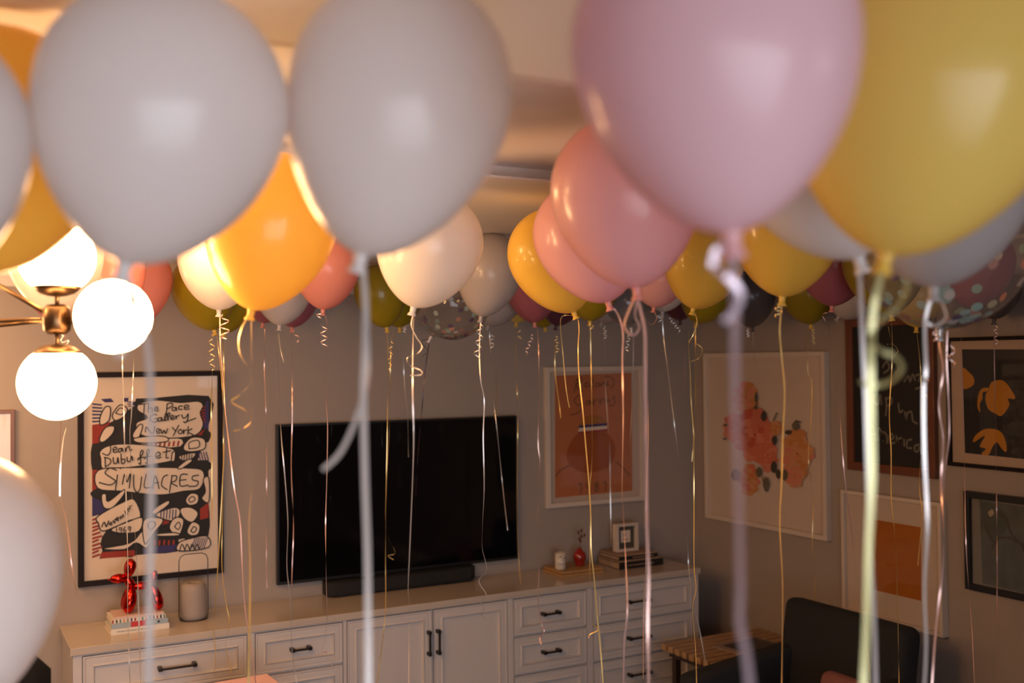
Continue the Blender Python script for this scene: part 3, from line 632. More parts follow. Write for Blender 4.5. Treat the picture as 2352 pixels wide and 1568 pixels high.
for sx in (-.38, .22):
    for sy in (-.33, .33): MB().lathe([(.012, 0), (.02, .26)], 12, (sx, sy, 0)).build('leg', DKW, t)
c = rbox('cushion', -.05, .05, -.15, .15, -.13, .13, .045, mat('dusty_rose_fabric', (.22, .085, .075), .85, bump=(200, .2)), None, (0, math.radians(14), 0))
c.location = (3.64, 3.54, .535)
tag(c, 'dusty rose cushion leaning on the seat of the black armchair', 'cushion')
# black chair at the lower left corner, and the pink box in front of the drawers
t = thing('chair', 'black curved chair back poking up at the lower left corner', 'chair', tuple(at(-95, 1568, 2.6).xy)+(0,), math.radians(20))
zt_ = at(80, 1530, 2.6).z+.085
pts = []
m = MB()
arc = [(-.24, 0), (-.20, .05), (-.10, .085), (0, .095), (.10, .085), (.20, .05), (.24, 0)]
m.prism([(-.02, .45), (-.02, zt_-.22), (.03, zt_-.08), (.06, zt_-.03)], 0, .01)
m = MB(); N = 13
for i in range(N):
    u_ = i/(N-1)*2-1; x = .23*u_; y = .07*(1-u_*u_); top = zt_-.14*abs(u_)**2.2; bot = zt_-.42
    m.v += [(x, y, bot), (x, y, top), (x, y+.022, bot), (x, y+.022, top)]
for i in range(N-1):
    a_, b_ = 4*i, 4*i+4
    for q in ((a_, b_, b_+1, a_+1), (a_+2, a_+3, b_+3, b_+2), (a_+1, b_+1, b_+3, a_+3), (a_, a_+2, b_+2, b_)): m.f.append(list(q)); m.m.append(0); m.sm.append(True)
m.f += [[0, 1, 3, 2], [4*N-4, 4*N-2, 4*N-1, 4*N-3]]; m.m += [0, 0]; m.sm += [False, False]
m.build('backrest', BLACK, t)
MB().box(-.22, .22, -.42, .06, .43, .46).build('seat', BLACK, t, bevel=.01)
for sx in (-1, 1):
    MB().tube([(sx*.19, .04, .46), (sx*.19, .06, zt_-.40)], .012).build('back_post', BLACK, t)
    for sy in (-.38, .03): MB().tube([(sx*.18, sy, .44), (sx*.21, sy, 0)], .013).build('leg', BLACK, t)
bx = at(548, 1557, 4.55)
t = thing('gift_box', 'tall pink box whose lid shows at the bottom edge in front of the leftmost drawers', 'box', (bx.x, bx.y-.135, 0), math.radians(3))
PKB = mat('pink_card', (.84, .54, .56), .6)
MB().box(-.128, .128, -.13, .13, 0, bx.z-.05).build('box_body', PKB, t, bevel=.003)
MB().box(-.133, .133, -.135, .135, bx.z-.0495, bx.z).build('lid', PKB, t, bevel=.003)

# ------------------------------------------------------------------ chandelier of opal globes
GR = .0905
def brass(m_, name, parent): return m_.build(name, ANTB, parent)
CEN = at(-165, 560, 3.0)
ch = thing('chandelier', 'brass chandelier with clusters of glowing white globe lamps', 'chandelier', CEN)
L = lambda p: Vector(p)-CEN
def lamp(hub, dirv, dist):
    d_ = Vector(dirv).normalized(); o = L(hub)
    stem = MB().tube([o+d_*.03, o+d_*(dist-GR*.92)], .0055, 12); brass(stem, 'stem', ch)
    g = o+d_*dist; cup0 = GR*.78
    cup = MB().lathe([(.008, -.026), (.022, -.024), (.040, -.018), (.052, -.008), (.058, .003), (.055, .003), (.045, -.006), (0, -.014)], 32, g-d_*(cup0), d_)
    co = brass(cup, 'lamp_cup', ch)
    MB().ball(g, GR, 24, ax=d_).build('globe', BULB, co)
def cluster(hub, outdirs, dist=.172):
    o = L(hub)
    brass(MB().lathe([(.0, -.038), (.022, -.036), (.031, -.026), (.034, 0), (.031, .026), (.022, .036), (0, .038)], 28, o, (0, 0, 1)), 'joint', ch)
    for d_ in outdirs: lamp(hub, d_, dist)
J1 = at(131, 733, 2.6); side = (at(260, 727, 2.58)-J1).normalized()
lamp(J1, (0, 0, 1), .152); lamp(J1, (0, 0, -1), .156)
lamp(J1, side+(-fw)*.10, .157)
cluster(J1, [])
J3 = at(332, 515, 3.35); cluster(J3, []); lamp(J3, at(400, 503, 3.40)-J3, .125)
J4 = at(-300, 745, 3.1); cluster(J4, [(0, 0, -1), (-1, -.3, .1)])  # cluster out of view, globes added for the light they give
J5 = at(-260, 775, 4.2); cluster(J5, [(0, 0, -1), (-1, .5, .1)])  # unseen cluster, set far back to brighten the left of the wall
J6 = at(-420, 520, 2.7); cluster(J6, [(-.2, -1, .1)])
brass(MB().lathe([(0, -.05), (.03, -.048), (.04, -.03), (.042, 0), (.04, .03), (.03, .048), (0, .05)], 28), 'center_hub', ch)
for J in (J1, J3, J4, J5, J6): brass(MB().tube([L(J)*.06, L(J)*.97], .006, 12), 'arm', ch)
brass(MB().tube([L(J1)+(L(J4)-L(J1))*.07, L(J4)], .0055, 12), 'arm', ch); brass(MB().tube([L(J1)+(L(J5)-L(J1))*.06, L(J5)], .0055, 12), 'arm', ch)
brass(MB().tube([(0, 0, .04), (0, 0, 2.12+.575-CEN.z)], .008, 12).lathe([(0, 0), (.06, 0), (.06, .02), (0, .02)], 24, (0, 0, 2.12+.572-CEN.z)), 'ceiling_rod', ch)

# ------------------------------------------------------------------ balloons
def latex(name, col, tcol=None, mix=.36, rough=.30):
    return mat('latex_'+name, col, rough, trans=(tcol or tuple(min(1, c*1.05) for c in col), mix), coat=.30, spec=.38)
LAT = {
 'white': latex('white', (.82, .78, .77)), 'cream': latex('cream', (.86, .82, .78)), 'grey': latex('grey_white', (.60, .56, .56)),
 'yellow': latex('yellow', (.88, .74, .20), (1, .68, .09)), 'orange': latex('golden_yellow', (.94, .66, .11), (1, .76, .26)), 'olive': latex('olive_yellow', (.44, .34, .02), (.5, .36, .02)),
 'coral': latex('coral', (.87, .40, .34), (1, .46, .38)), 'pink': latex('pink', (.90, .56, .58), (1, .46, .46)), 'lilac': latex('daylit_pink', (.90, .70, .76), (1, .42, .46)),  # last one: pink latex with the bluish daylight cast put into its base
 'mauve': latex('mauve', (.50, .17, .22), (.62, .17, .22)), 'purple': latex('dark_purple', (.16, .055, .09), (.2, .05, .08)), 'shaded': latex('shaded_grey', (.17, .14, .14), (.14, .11, .11))}  # last entry: shadow over pale balloons put into a dark latex
def rib(name, col, metal=.42, rough=.27): return mat('ribbon_'+name, col, rough, metal=metal, trans=(col, .10), coat=.3)
RIB = {'white': rib('white', (.70, .67, .66)), 'gold': rib('gold', (.74, .53, .20)), 'rose': rib('rose', (.80, .52, .46)), 'lilac': rib('lilac', (.66, .56, .66)), 'lime': rib('pale_lime', (.50, .48, .23)), 'dark': rib('dark_plum', (.05, .02, .04))}
KNOT = {'white': 'white', 'cream': 'cream', 'grey': 'grey', 'yellow': 'orange', 'orange': 'orange', 'olive': 'orange', 'coral': 'coral', 'pink': 'coral', 'lilac': 'pink', 'mauve': 'coral', 'purple': 'purple', 'shaded': 'shaded'}
def bprof(nb=26, nt=22):
    zc = 1.36; prof = [(0.045, -.02), (0.05, 0.0)]
    for i in range(1, nb+1):
        t_ = 1-(i/nb)**1.7; prof.append((max(.055, math.cos(t_*PI/2)**.54), zc*(1-t_)))
    for i in range(1, nt+1):
        a_ = PI/2*i/nt; prof.append((math.cos(a_) if i < nt else 0, zc+math.sin(a_)*.98))
    return prof, zc
PROF, ZCN = bprof()
SKIN = {}; KM = {}
def skin_mesh(key, m_):
    if key not in SKIN:
        mb = MB().lathe(PROF, 56); o = mb.build('skin', m_); SKIN[key] = o.data; bpy.data.objects.remove(o)
    return SKIN[key]
def knot_mesh(key, m_):
    if key not in KM:
        mb = MB().lathe([(.012, .010), (.011, .002), (.0085, -.004), (.009, -.009), (.0075, -.013), (.011, -.019), (.0135, -.024), (.012, -.0245), (.004, -.018)], 16)
        o = mb.build('knot', m_); KM[key] = o.data; bpy.data.objects.remove(o)
    return KM[key]
def strip(m, pts, wd, tw0, twr, seed, n=5, face=None):
    """flat ribbon following pts, slowly twisting"""
    P = catmull(pts, n); N = len(P); s_ = 0; L_ = []
    for i, p in enumerate(P):
        if i: s_ += (P[i]-P[i-1]).length
        t_ = (P[min(i+1, N-1)]-P[max(i-1, 0)]).normalized()
        a_ = rt - t_*rt.dot(t_)
        if a_.length < .05: a_ = up - t_*up.dot(t_)
        a_.normalize(); b_ = t_.cross(a_)
        ang = tw0 + twr*math.sin(s_*3.1+seed)*1.6 + twr*noise.noise(Vector((s_*2.2, seed*7.3, 0)))*3.0
        w_ = a_*math.cos(ang) + b_*math.sin(ang)
        L_ += [p+w_*wd/2, p-w_*wd/2]
    m.add(L_, [(2*i, 2*i+1, 2*i+3, 2*i+2) for i in range(N-1)], 0, True)
def helix(m, a, b, r, turns, wd, ph=0):
    a, b = Vector(a), Vector(b); ax = (b-a); N = max(12, int(turns*14)); axn = ax.normalized()
    e1 = (rt - axn*rt.dot(axn)).normalized(); e2 = axn.cross(e1); L_ = []
    for i in range(N+1):
        t_ = i/N; q = 2*PI*turns*t_+ph; rr_ = r*min(1, .35+t_*3)
        p = a+ax*t_+(e1*(math.cos(q)-math.cos(ph))*.5*2*.5+e2*math.sin(q)*.6)*rr_*1.0+(e1*math.cos(q))*rr_*.5
        L_ += [p+axn*wd/2, p-axn*wd/2]
    m.add(L_, [(2*i, 2*i+1, 2*i+3, 2*i+2) for i in range(N)], 0, True)

# body centre px, widest diameter px, neck px, colour, ribbon colour, label, ribbon paths, curls (x0,y0,x1,y1,radius px,turns)
B = []
def bal(c, D, nk, col, rb, label, paths=(), curls=(), d=None, w=.0055, tw=.8, tw0=None):
    B.append(dict(c=c, D=D, n=nk, col=col, rb=rb, label=label, p=paths, h=curls, d=d, w=w, tw=tw, tw0=tw0))
# --- nearest row
bal((-262, 300), 620, (-230, 700), 'white', 'white', 'blurred white balloon cut off by the left edge of the view', ([(-225, 700), (-220, 1000), (-225, 1500)],), d=1.16)
bal((5, 300), 480, (-28, 628), 'orange', 'gold', 'golden yellow balloon at the upper left between two big white ones', ([(-28, 640), (-30, 900), (-35, 1300)],), d=1.62)
bal((377, 238), 565, (288, 606), 'white', 'white', 'large out-of-focus white balloon at upper left, above the chandelier globes',
    ([(288, 625), (310, 690), (338, 800), (345, 1000), (347, 1300), (345, 1568), (345, 1750)], [(286, 625), (300, 680), (292, 740), (270, 820), (290, 800)]), d=1.27, w=.0085, tw=.1, tw0=.2)
bal((921, 218), 513, (830, 586), 'white', 'white', 'large out-of-focus white balloon at top centre with a broad white ribbon',
    ([(832, 600), (840, 700), (838, 800), (836, 900), (839, 1100), (843, 1300), (846, 1568), (846, 1750)], [(838, 700), (843, 850), (822, 950), (785, 1035), (740, 1080)]), d=1.36, w=.0085, tw=.1, tw0=.2)
bal((1640, 98), 655, (1680, 535), 'lilac', 'lilac', 'very large lilac pink balloon near the top right of centre',
    ([(1680, 550), (1686, 620), (1690, 700), (1688, 800), (1690, 900), (1693, 1000), (1696, 1100), (1700, 1250), (1702, 1350), (1701, 1430), (1712, 1500), (1722, 1600), (1724, 1750)],
     [(1680, 550), (1645, 575), (1640, 610), (1662, 632), (1685, 650), (1702, 680), (1682, 722), (1660, 738)]), d=1.0, w=.0085, tw=.25, tw0=.3)
bal((2140, 150), 650, (2035, 585), 'yellow', 'lime', 'very large yellow balloon filling the upper right corner',
    ([(2033, 600), (2010, 680), (2002, 760), (1999, 850), (2001, 950), (2001, 1100), (1998, 1250), (1992, 1400), (1986, 1568), (1984, 1750)],
     [(2085, 640), (2080, 670), (2055, 710), (2020, 740), (1998, 780), (2022, 805), (2058, 822), (2072, 850), (2040, 878), (2000, 885), (1975, 875)]), d=1.27, w=.0085, tw=.2, tw0=.2)
bal((-110, 1290), 475, (-75, 1640), 'white', 'white', 'pale low-floating balloon bulging in at the lower left edge', ([(-75, 1640), (-70, 1900)],), d=1.55)
# --- second row
bal((1888, 330), 430, (1972, 592), 'white', 'white', 'white balloon tucked between the big lilac one and the big yellow one',
    ([(1973, 600), (1978, 700), (1983, 800), (1988, 900), (1991, 1000), (1998, 1200), (2010, 1400), (2013, 1600)],), d=1.62, w=.0065, tw=.2, tw0=.3)
bal((2152, 395), 425, (2145, 660), 'grey', 'white', 'greyish white balloon under the big yellow one at right',
    ([(2143, 672), (2128, 740), (2126, 850), (2124, 900), (2127, 1050), (2129, 1200), (2126, 1350), (2126, 1480), (2119, 1600)], [(2147, 672), (2168, 700), (2170, 730), (2150, 748), (2128, 742)]), d=1.85, w=.0062, tw=.35, tw0=.3)
bal((1437, 432), 346, (1462, 662), 'pink', 'rose', 'large pink balloon left of and behind the very large lilac one',
    ([(1462, 675), (1470, 705), (1480, 760), (1481, 830), (1482, 900), (1484, 960), (1483, 1010), (1486, 1080), (1486, 1200), (1490, 1320), (1488, 1430), (1490, 1568), (1490, 1700)],
     [(1462, 675), (1442, 720), (1434, 750), (1452, 770), (1468, 752), (1458, 725), (1464, 690)]), w=.0062, tw=.45, tw0=.2)
bal((1808, 508), 258, (1797, 682), 'orange', 'gold', 'golden balloon right of centre with a small gold bow at its neck',
    ([(1796, 695), (1790, 760), (1797, 820), (1800, 900), (1797, 1000), (1795, 1100), (1793, 1200), (1795, 1300), (1798, 1350), (1795, 1450), (1793, 1620)],), ((1787, 696, 1786, 728, 9, 2),), w=.0055, tw=.35)
bal((2165, 565), 382, (2157, 760), 'clear', 'rose', 'clear balloon full of paper confetti at the right',
    ([(2155, 765), (2158, 800), (2166, 850), (2160, 930), (2168, 1010), (2164, 1110), (2163, 1200), (2165, 1300), (2155, 1400), (2145, 1500), (2135, 1620)],
     [(2176, 760), (2178, 830), (2181, 900), (2178, 1000), (2170, 1100), (2165, 1200)]), ((2146, 762, 2150, 782, 8, 1.2), (2184, 790, 2184, 842, 7, 1.6)), d=2.55)
bal((625, 503), 300, (578, 712), 'orange', 'gold', 'golden yellow balloon between the two large blurred white ones',
    ([(577, 722), (577, 800), (578, 870), (580, 950), (580, 1100), (573, 1200), (573, 1300), (575, 1450), (572, 1568), (572, 1650)],
     [(574, 722), (556, 748), (546, 780), (552, 812), (572, 850), (576, 880), (548, 908), (534, 922), (566, 944), (581, 962), (560, 982), (534, 990)]), w=.006, tw=.3, tw0=.2)
bal((988, 552), 246, (950, 706), 'cream', 'white', 'cream balloon peeking below the top centre white one',
    ([(951, 715), (948, 780), (947, 900), (950, 1000), (948, 1100), (942, 1250), (938, 1350), (940, 1400), (938, 1620)],
     [(951, 715), (945, 745), (955, 772), (969, 795), (958, 812), (936, 822), (942, 840), (966, 850), (968, 860), (942, 862)]), w=.0058, tw=.4)
bal((1352, 532), 258, (1397, 694), 'pink', 'rose', 'salmon pink balloon left of the larger pink one in the middle',
    ([(1400, 705), (1412, 712), (1425, 735), (1430, 770), (1429, 820), (1430, 900), (1432, 960), (1430, 1050), (1428, 1130), (1432, 1180), (1438, 1290), (1440, 1400), (1434, 1480), (1432, 1620)],), w=.0055, tw=.45)
bal((1268, 582), 206, (1318, 717), 'orange', 'gold', 'shiny golden balloon tilted to the left in the centre',
    ([(1322, 724), (1328, 735), (1330, 760), (1328, 800), (1330, 860), (1338, 940), (1345, 1020), (1352, 1100), (1357, 1180), (1358, 1260), (1365, 1330), (1372, 1420), (1380, 1500), (1388, 1620)],
     [(1314, 724), (1292, 726), (1287, 748), (1293, 810), (1297, 860), (1301, 900), (1308, 936)], [(1361, 1432), (1373, 1446), (1355, 1457), (1352, 1464)]), w=.0052, tw=.3, tw0=.2)
bal((1125, 617), 152, (1105, 727), 'grey', 'white', 'glossy grey white balloon in the centre behind the cream one',
    ([(1104, 735), (1101, 800), (1104, 870), (1112, 920), (1110, 1000), (1112, 1120), (1108, 1210), (1108, 1260), (1118, 1308), (1100, 1335), (1117, 1366), (1103, 1384), (1112, 1396), (1104, 1410), (1112, 1418)],), ((1102, 738, 1091, 824, 8, 3.5),), w=.0052, tw=.6)
bal((750, 607), 154, (742, 711), 'coral', 'rose', 'coral balloon peeking out between the golden one and the top centre white one',
    ([(744, 718), (750, 740), (749, 780), (748, 860), (750, 920), (753, 980), (750, 1100), (748, 1200), (750, 1320), (752, 1410), (745, 1470), (740, 1495), (752, 1497), (750, 1512), (768, 1507), (762, 1528)],), ((740, 745, 741, 795, 8, 2.5), (737, 716, 735, 730, 7, 1)), w=.0052, tw=.6)
bal((505, 590), 188, (503, 712), 'cream', 'rose', 'glowing pale balloon lit up beside the lamp globes under the upper left white one',
    ([(505, 720), (507, 800), (513, 880), (520, 950), (530, 1040), (540, 1120), (550, 1200), (558, 1300), (565, 1400), (578, 1500), (592, 1600)],), ((513, 722, 516, 778, 11, 2.5),), w=.0056, tw=.4)
bal((127, 582), 210, (128, 722), 'white', 'white', 'glowing white balloon behind the top globe of the chandelier',
    ([(146, 765), (150, 800), (152, 960), (143, 1010), (137, 1075), (136, 1140)],), ((140, 770, 157, 790, 8, 1.5),), d=3.35, w=.0055)
bal((135, 628), 168, (150, 748), 'mauve', 'rose', 'mauve balloon mostly behind the chandelier joint', ([(151, 755), (138, 1030), (135, 1130), (155, 1200), (168, 1300), (175, 1370)],), d=4.1)
bal((256, 606), 146, (285, 716), 'coral', 'white', 'coral balloon just left of its twin above the right-hand lamp globe', ([(283, 725), (283, 830), (285, 930), (288, 1000), (290, 1100), (293, 1300), (295, 1400), (298, 1600)],), d=3.9)
bal((318, 640), 150, (307, 752), 'coral', 'white', 'coral balloon right behind the right-hand lamp globe', ([(307, 760), (307, 830), (305, 900), (303, 960), (300, 1000), (303, 1150), (312, 1250), (320, 1380), (322, 1600)],), d=4.5)
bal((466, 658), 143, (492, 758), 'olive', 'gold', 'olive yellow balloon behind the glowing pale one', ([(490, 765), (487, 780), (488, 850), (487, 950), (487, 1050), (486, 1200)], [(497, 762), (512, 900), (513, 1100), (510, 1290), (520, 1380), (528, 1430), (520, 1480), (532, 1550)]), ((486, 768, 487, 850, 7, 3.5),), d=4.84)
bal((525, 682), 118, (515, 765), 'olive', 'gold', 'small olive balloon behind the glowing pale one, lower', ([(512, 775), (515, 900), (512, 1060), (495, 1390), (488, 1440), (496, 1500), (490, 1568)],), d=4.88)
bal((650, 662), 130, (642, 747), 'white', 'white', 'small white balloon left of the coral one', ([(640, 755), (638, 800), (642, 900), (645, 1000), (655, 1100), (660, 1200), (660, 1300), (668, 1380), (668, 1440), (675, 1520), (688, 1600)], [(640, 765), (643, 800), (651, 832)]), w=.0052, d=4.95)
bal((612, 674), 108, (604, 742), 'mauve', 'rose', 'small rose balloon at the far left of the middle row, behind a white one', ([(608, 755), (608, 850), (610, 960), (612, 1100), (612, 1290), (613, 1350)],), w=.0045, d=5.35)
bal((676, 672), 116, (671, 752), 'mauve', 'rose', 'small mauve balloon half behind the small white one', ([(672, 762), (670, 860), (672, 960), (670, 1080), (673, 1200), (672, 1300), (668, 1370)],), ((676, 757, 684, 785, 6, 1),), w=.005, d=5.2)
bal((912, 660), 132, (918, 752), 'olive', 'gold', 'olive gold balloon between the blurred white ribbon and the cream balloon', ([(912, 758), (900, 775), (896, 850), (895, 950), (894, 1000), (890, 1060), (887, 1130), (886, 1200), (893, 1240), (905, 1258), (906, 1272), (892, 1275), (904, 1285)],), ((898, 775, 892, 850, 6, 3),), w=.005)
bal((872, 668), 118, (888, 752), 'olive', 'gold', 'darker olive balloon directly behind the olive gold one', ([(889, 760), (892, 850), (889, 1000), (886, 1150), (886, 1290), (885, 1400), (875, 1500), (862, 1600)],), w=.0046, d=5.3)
bal((938, 676), 104, (931, 744), 'white', 'white', 'tiny white balloon hidden behind the cream and olive ones', ([(928, 752), (927, 830), (930, 900), (936, 950), (938, 1050)],), ((936, 745, 930, 765, 5, 2),), w=.0045, d=5.6)
bal((1038, 692), 178, (989, 776), 'clear', 'dark', 'clear confetti balloon with a dark ribbon below the cream balloon', ([(987, 780), (981, 820), (975, 870), (968, 960), (960, 1050), (955, 1140)], [(987, 779), (968, 784), (982, 806), (968, 820), (970, 834), (988, 846)]), d=5.2, w=.0045)
bal((1146, 682), 112, (1122, 748), 'grey', 'white', 'dim white balloon behind the glossy grey white one', ([(1124, 758), (1128, 830), (1130, 870), (1135, 930), (1143, 1000), (1155, 1120), (1166, 1218)],), ((1128, 765, 1128, 800, 5, 2),), w=.0045, d=5.7)
bal((1195, 676), 104, (1186, 741), 'yellow', 'gold', 'small yellow balloon left of the mauve pink one', ([(1187, 750), (1184, 830), (1186, 880), (1190, 940), (1188, 1050), (1188, 1200), (1192, 1290), (1196, 1342)],), ((1196, 750, 1194, 782, 6, 1.2),), w=.0046, d=5.85)
bal((1223, 655), 128, (1228, 741), 'mauve', 'rose', 'mauve pink balloon under the shiny tilted golden one', ([(1234, 748), (1237, 800), (1238, 880), (1237, 960), (1236, 1020), (1240, 1060), (1237, 1100), (1235, 1200), (1238, 1300), (1236, 1380), (1243, 1430), (1250, 1450), (1240, 1465), (1243, 1478)],), ((1224, 768, 1207, 815, 5, 3),), w=.0048)
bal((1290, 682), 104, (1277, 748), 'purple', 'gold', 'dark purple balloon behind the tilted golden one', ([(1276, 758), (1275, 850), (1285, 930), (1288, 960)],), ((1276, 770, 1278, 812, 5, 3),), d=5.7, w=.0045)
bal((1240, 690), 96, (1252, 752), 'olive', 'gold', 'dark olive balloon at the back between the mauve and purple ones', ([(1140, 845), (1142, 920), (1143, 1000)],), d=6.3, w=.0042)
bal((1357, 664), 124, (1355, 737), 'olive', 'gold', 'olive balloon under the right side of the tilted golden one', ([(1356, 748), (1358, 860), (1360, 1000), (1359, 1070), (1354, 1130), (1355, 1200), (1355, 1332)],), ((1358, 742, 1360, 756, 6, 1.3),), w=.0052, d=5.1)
bal((1400, 690), 100, (1382, 741), 'grey', 'white', 'small bluish grey balloon right of the olive one', ([(1386, 750), (1390, 800), (1391, 900), (1400, 1020), (1402, 1120), (1404, 1250), (1405, 1300)],), ((1388, 748, 1391, 780, 4.5, 3),), w=.0045, d=6.05)
bal((1440, 692), 106, (1450, 756), 'clear_small', 'white', 'small transparent grey balloon in the middle behind a pink ribbon loop', ([(1455, 766), (1454, 850), (1450, 960), (1444, 1060)],), ((1447, 768, 1441, 808, 5, 3),), w=.0046, d=5.3)
bal((1512, 636), 128, (1502, 706), 'pink', 'rose', 'pink balloon between the large pink one and the yellow one', ([(1500, 714), (1491, 740), (1487, 800), (1487, 900), (1489, 1000), (1486, 1100), (1484, 1300), (1479, 1400), (1478, 1560)], [(1502, 714), (1508, 730), (1498, 745), (1482, 735)]), w=.0055, d=4.9, tw=.4)
bal((1525, 652), 118, (1521, 716), 'white', 'white', 'white balloon almost hidden under the pink one, with a long slanting ribbon',
    ([(1522, 725), (1522, 745), (1526, 790), (1535, 860), (1543, 930), (1552, 1000), (1562, 1080), (1570, 1160), (1576, 1200), (1580, 1260), (1582, 1310), (1592, 1380), (1605, 1440), (1625, 1550), (1640, 1640)],), ((1516, 722, 1522, 738, 8, 1.5), (1535, 730, 1562, 764, 5, 3)), w=.0052, d=5.45)
bal((1562, 668), 104, (1562, 736), 'purple', 'rose', 'dark purple balloon left of the yellow one', ([(1570, 745), (1572, 850), (1572, 980)],), d=6.3, w=.0042)
bal((1618, 598), 182, (1592, 709), 'orange', 'gold', 'golden balloon behind the blurred lilac ribbon, with a gold loop at its neck',
    ([(1586, 718), (1582, 780), (1584, 850), (1588, 920), (1592, 1000), (1595, 1080), (1595, 1180), (1595, 1300), (1598, 1350), (1592, 1400), (1597, 1500), (1600, 1620)],
     [(1596, 718), (1600, 740), (1592, 770), (1583, 786), (1600, 790), (1613, 803), (1606, 822), (1586, 830)]), w=.0052, tw=.4)
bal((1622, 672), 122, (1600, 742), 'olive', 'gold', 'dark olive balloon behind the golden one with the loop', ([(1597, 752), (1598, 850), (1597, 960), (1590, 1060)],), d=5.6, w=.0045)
bal((1722, 676), 116, (1728, 752), 'shaded', 'white', 'very dark balloon in shadow right of the blurred lilac ribbon', ([(1729, 762), (1732, 800), (1734, 835)],), ((1716, 755, 1718, 775, 4, 3),), d=5.9, w=.0045)
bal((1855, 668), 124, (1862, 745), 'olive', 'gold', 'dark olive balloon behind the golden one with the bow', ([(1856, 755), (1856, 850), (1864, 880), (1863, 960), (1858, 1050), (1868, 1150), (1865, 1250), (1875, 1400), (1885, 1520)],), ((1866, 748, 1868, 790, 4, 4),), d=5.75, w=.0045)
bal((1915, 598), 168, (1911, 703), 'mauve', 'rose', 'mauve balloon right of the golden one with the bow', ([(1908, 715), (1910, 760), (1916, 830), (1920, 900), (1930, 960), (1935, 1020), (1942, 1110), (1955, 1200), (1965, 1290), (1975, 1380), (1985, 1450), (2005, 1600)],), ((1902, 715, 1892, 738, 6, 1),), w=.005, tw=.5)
bal((1972, 660), 130, (1926, 728), 'grey', 'white', 'dim grey balloon behind the mauve one at right', ([(1924, 740), (1922, 830), (1921, 900)],), d=5.4, w=.0045)  # white balloon; the grey latex carries the shade on it
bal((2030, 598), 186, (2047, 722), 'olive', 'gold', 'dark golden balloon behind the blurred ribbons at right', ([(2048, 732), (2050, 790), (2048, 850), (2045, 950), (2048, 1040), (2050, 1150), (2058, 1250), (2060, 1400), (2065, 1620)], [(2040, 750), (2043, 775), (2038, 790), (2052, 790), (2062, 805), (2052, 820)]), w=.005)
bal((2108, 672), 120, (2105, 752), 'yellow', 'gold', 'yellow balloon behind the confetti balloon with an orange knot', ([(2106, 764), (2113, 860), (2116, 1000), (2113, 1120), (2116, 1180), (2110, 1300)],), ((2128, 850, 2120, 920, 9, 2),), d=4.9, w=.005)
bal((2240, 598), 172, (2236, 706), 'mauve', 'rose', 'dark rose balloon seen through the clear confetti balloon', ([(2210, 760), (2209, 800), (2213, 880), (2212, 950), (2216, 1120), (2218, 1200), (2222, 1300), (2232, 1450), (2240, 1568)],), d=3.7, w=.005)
bal((2285, 664), 112, (2283, 733), 'shaded', 'rose', 'dark balloon at the far right above the print of yellow blossoms', ([(2283, 742), (2285, 850), (2288, 1000), (2290, 1150), (2290, 1300), (2290, 1400), (2293, 1560)],), ((2285, 742, 2287, 790, 5, 3),), d=5.4, w=.005)

HC = .55
for b in B:
    dy = hor(b['c'][0])-b['c'][1]
    dsz = 680./b['D']; dce = HC*F0/(dy+.50*b['D'])
    if b['d'] is None: b['d'] = min((dsz+dce)/2, dce)
    b['R'] = b['D']/2*b['d']/F0
# keep neighbours from pushing into each other: slide the rear one back along its line of sight
for it in range(60):
    moved = False
    for i in range(len(B)):
        for j in range(i+1, len(B)):
            p, q = B[i], B[j]; cp, cq = at(*p['c'], p['d']), at(*q['c'], q['d'])
            if (cp-cq).length < (p['R']+q['R'])*1.0:
                f, r_ = (p, q) if p['d'] < q['d'] else (q, p); moved = True
                if it % 2 or f['d'] < 1.3: r_['d'] *= 1.012
                else: f['d'] *= .99
                for b in (f, r_): b['R'] = b['D']/2*b['d']/F0
    if not moved: break
for b in B:                                        # stay in front of the walls and under the ceiling
    for k in range(60):
        c_ = at(*b['c'], b['d']); b['R'] = b['D']/2*b['d']/F0
        if c_.y+b['R'] > YB-.02 or c_.x+b['R'] > XR-.02 or c_.z+b['R'] > ZC-.03+(0 if c_.y < YS2 else -.005): b['d'] *= .99
        else: break
for i in range(len(B)):
    for j in range(i+1, len(B)):
        p, q = B[i], B[j]; g_ = (at(*p['c'], p['d'])-at(*q['c'], q['d'])).length/(p['R']+q['R'])
        if g_ < .9: print('TOUCH', round(g_, 2), p['label'], '|', q['label'])
for b in B: print('BAL %.2f R%.3f %s' % (b['d'], b['R'], b['label'][:50]))

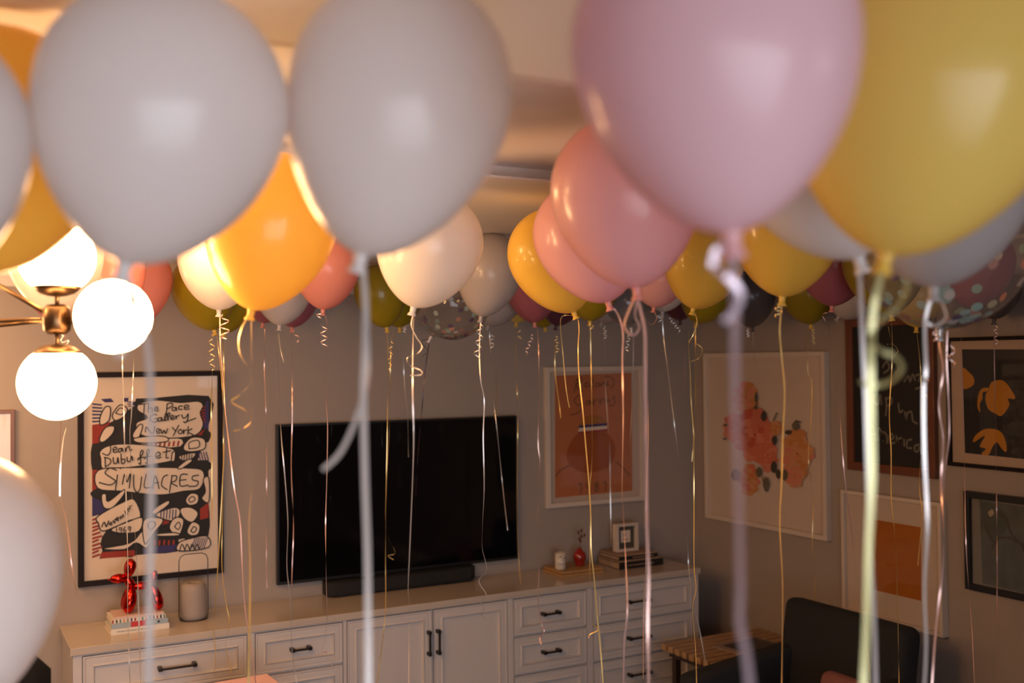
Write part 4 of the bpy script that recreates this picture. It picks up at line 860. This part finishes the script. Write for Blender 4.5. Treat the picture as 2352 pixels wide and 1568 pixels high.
CLEAR = clear_mat('clear_latex', (.86, .84, .82), .05, .10, (.55, .50, .48))
CLEARS = clear_mat('grey_clear_latex', (.62, .60, .60), .06, .30, (.45, .42, .42))
CONF = [mat('confetti_'+n_, c_, .6) for n_, c_ in (('mint', (.38, .58, .52)), ('coral', (.72, .34, .26)), ('purple', (.10, .06, .20)), ('white', (.70, .66, .62)), ('mint_pale', (.45, .60, .56)))]
def confetti(parent, R, axis_c, n, seed):
    rr = random.Random(seed); m = MB()
    for k in range(n):
        th = rr.uniform(0, 2*PI)
        lo = rr.random() < .72
        ph = (abs(rr.gauss(0, .36)) if lo else rr.uniform(.4, 1.9))
        if lo: th = rr.gauss(0, 1.6)-1.2
        nrm = Vector((math.sin(ph)*math.cos(th), math.sin(ph)*math.sin(th), -math.cos(ph)))
        p = axis_c+nrm*R*rr.uniform(.955, .975); q = (nrm+Vector((rr.uniform(-.25, .25), rr.uniform(-.25, .25), rr.uniform(-.2, .2)))).normalized()
        a_ = q.orthogonal().normalized(); b_ = q.cross(a_); r_ = .0130
        m.add([p+(a_*math.cos(2*PI*j/14)+b_*math.sin(2*PI*j/14))*r_ for j in range(14)], [list(range(14))], rr.choice((0, 0, 4, 1, 1, 2, 3)))
    o = m.build('confetti', CONF, parent); o['kind'] = 'stuff'; return o
for k, b in enumerate(B):
    N_ = at(*b['n'], b['d']); Cc = at(*b['c'], b['d']); R = b['R']
    t = thing('balloon', b['label'], 'balloon', N_, 0, 'balloons floating under the ceiling')
    axis = (Cc-N_); Lc = axis.length
    rot = axis.to_track_quat('Z', 'Y').to_matrix().to_4x4()
    clear = b['col'].startswith('clear')
    if clear:
        m_ = CLEAR if b['col'] == 'clear' else CLEARS
        cc = axis
        rad = min(R, Lc*.97)
        mb = MB(); prof = [(0.006, 0.0)]
        for i in range(1, 41):
            a_ = PI*i/40; prof.append((math.sin(a_)*R if i < 40 else 0, Lc-math.cos(a_)*min(R, Lc)*1.0 if i < 20 else Lc-math.cos(a_)*R))
        mb.lathe(prof, 64, (0, 0, 0), axis); mb.build('balloon_skin', m_, t)
        if b['col'] == 'clear': confetti(t, R, Vector(cc), 120 if R > .15 else 95, k)
        kn = bpy.data.objects.new('knot', knot_mesh('clear', RIB['white']))
    else:
        sk = bpy.data.objects.new('balloon_skin', skin_mesh(b['col'], LAT[b['col']])); C.objects.link(sk); sk.parent = t
        sk.matrix_local = rot @ Matrix.Diagonal((R, R, Lc/ZCN, 1))
        ztop = Cc.z + R*.98
        kn = bpy.data.objects.new('knot', knot_mesh(KNOT[b['col']], LAT[KNOT[b['col']]]))
    C.objects.link(kn); kn.parent = t; kn.matrix_local = rot @ Matrix.Diagonal((1, 1, 1, 1))
    rm = RIB[b['rb']]; rr = random.Random(k*13+1)
    first = True
    for j, path in enumerate(b['p']):
        m = MB(); pts = [at(x, y, b['d'])-N_ for x, y in path]
        for i_, q_ in enumerate(pts):
            if i_: q_ += fw*rr.uniform(-.012, .012)*min(1, b['d']/3)
        strip(m, pts, b['w']*(.75 if j else 1), b['tw0'] if b['tw0'] is not None else rr.uniform(-.6, .6), b['tw']*(1 if b['d'] < 2.4 else 1.5), rr.uniform(0, 9), 10)
        m.build('ribbon' if j == 0 else 'ribbon_tail', rm, t)
    for (x0, y0, x1, y1, rp, tn) in b['h']:
        m = MB(); helix(m, at(x0, y0, b['d']-.01)-N_, at(x1, y1, b['d']-.01)-N_, rp*b['d']/F0, tn, b['w']*.8, rr.uniform(0, 6))
        m.build('ribbon_curl', rm, t)
for m_ in bpy.data.materials: m_.use_backface_culling = False
SC.cycles.use_denoising = True; SC.cycles.adaptive_threshold = .02
SC.cycles.max_bounces = 9; SC.cycles.transparent_max_bounces = 14; SC.cycles.transmission_bounces = 8; SC.cycles.diffuse_bounces = 5
SC.cycles.sample_clamp_indirect = 8
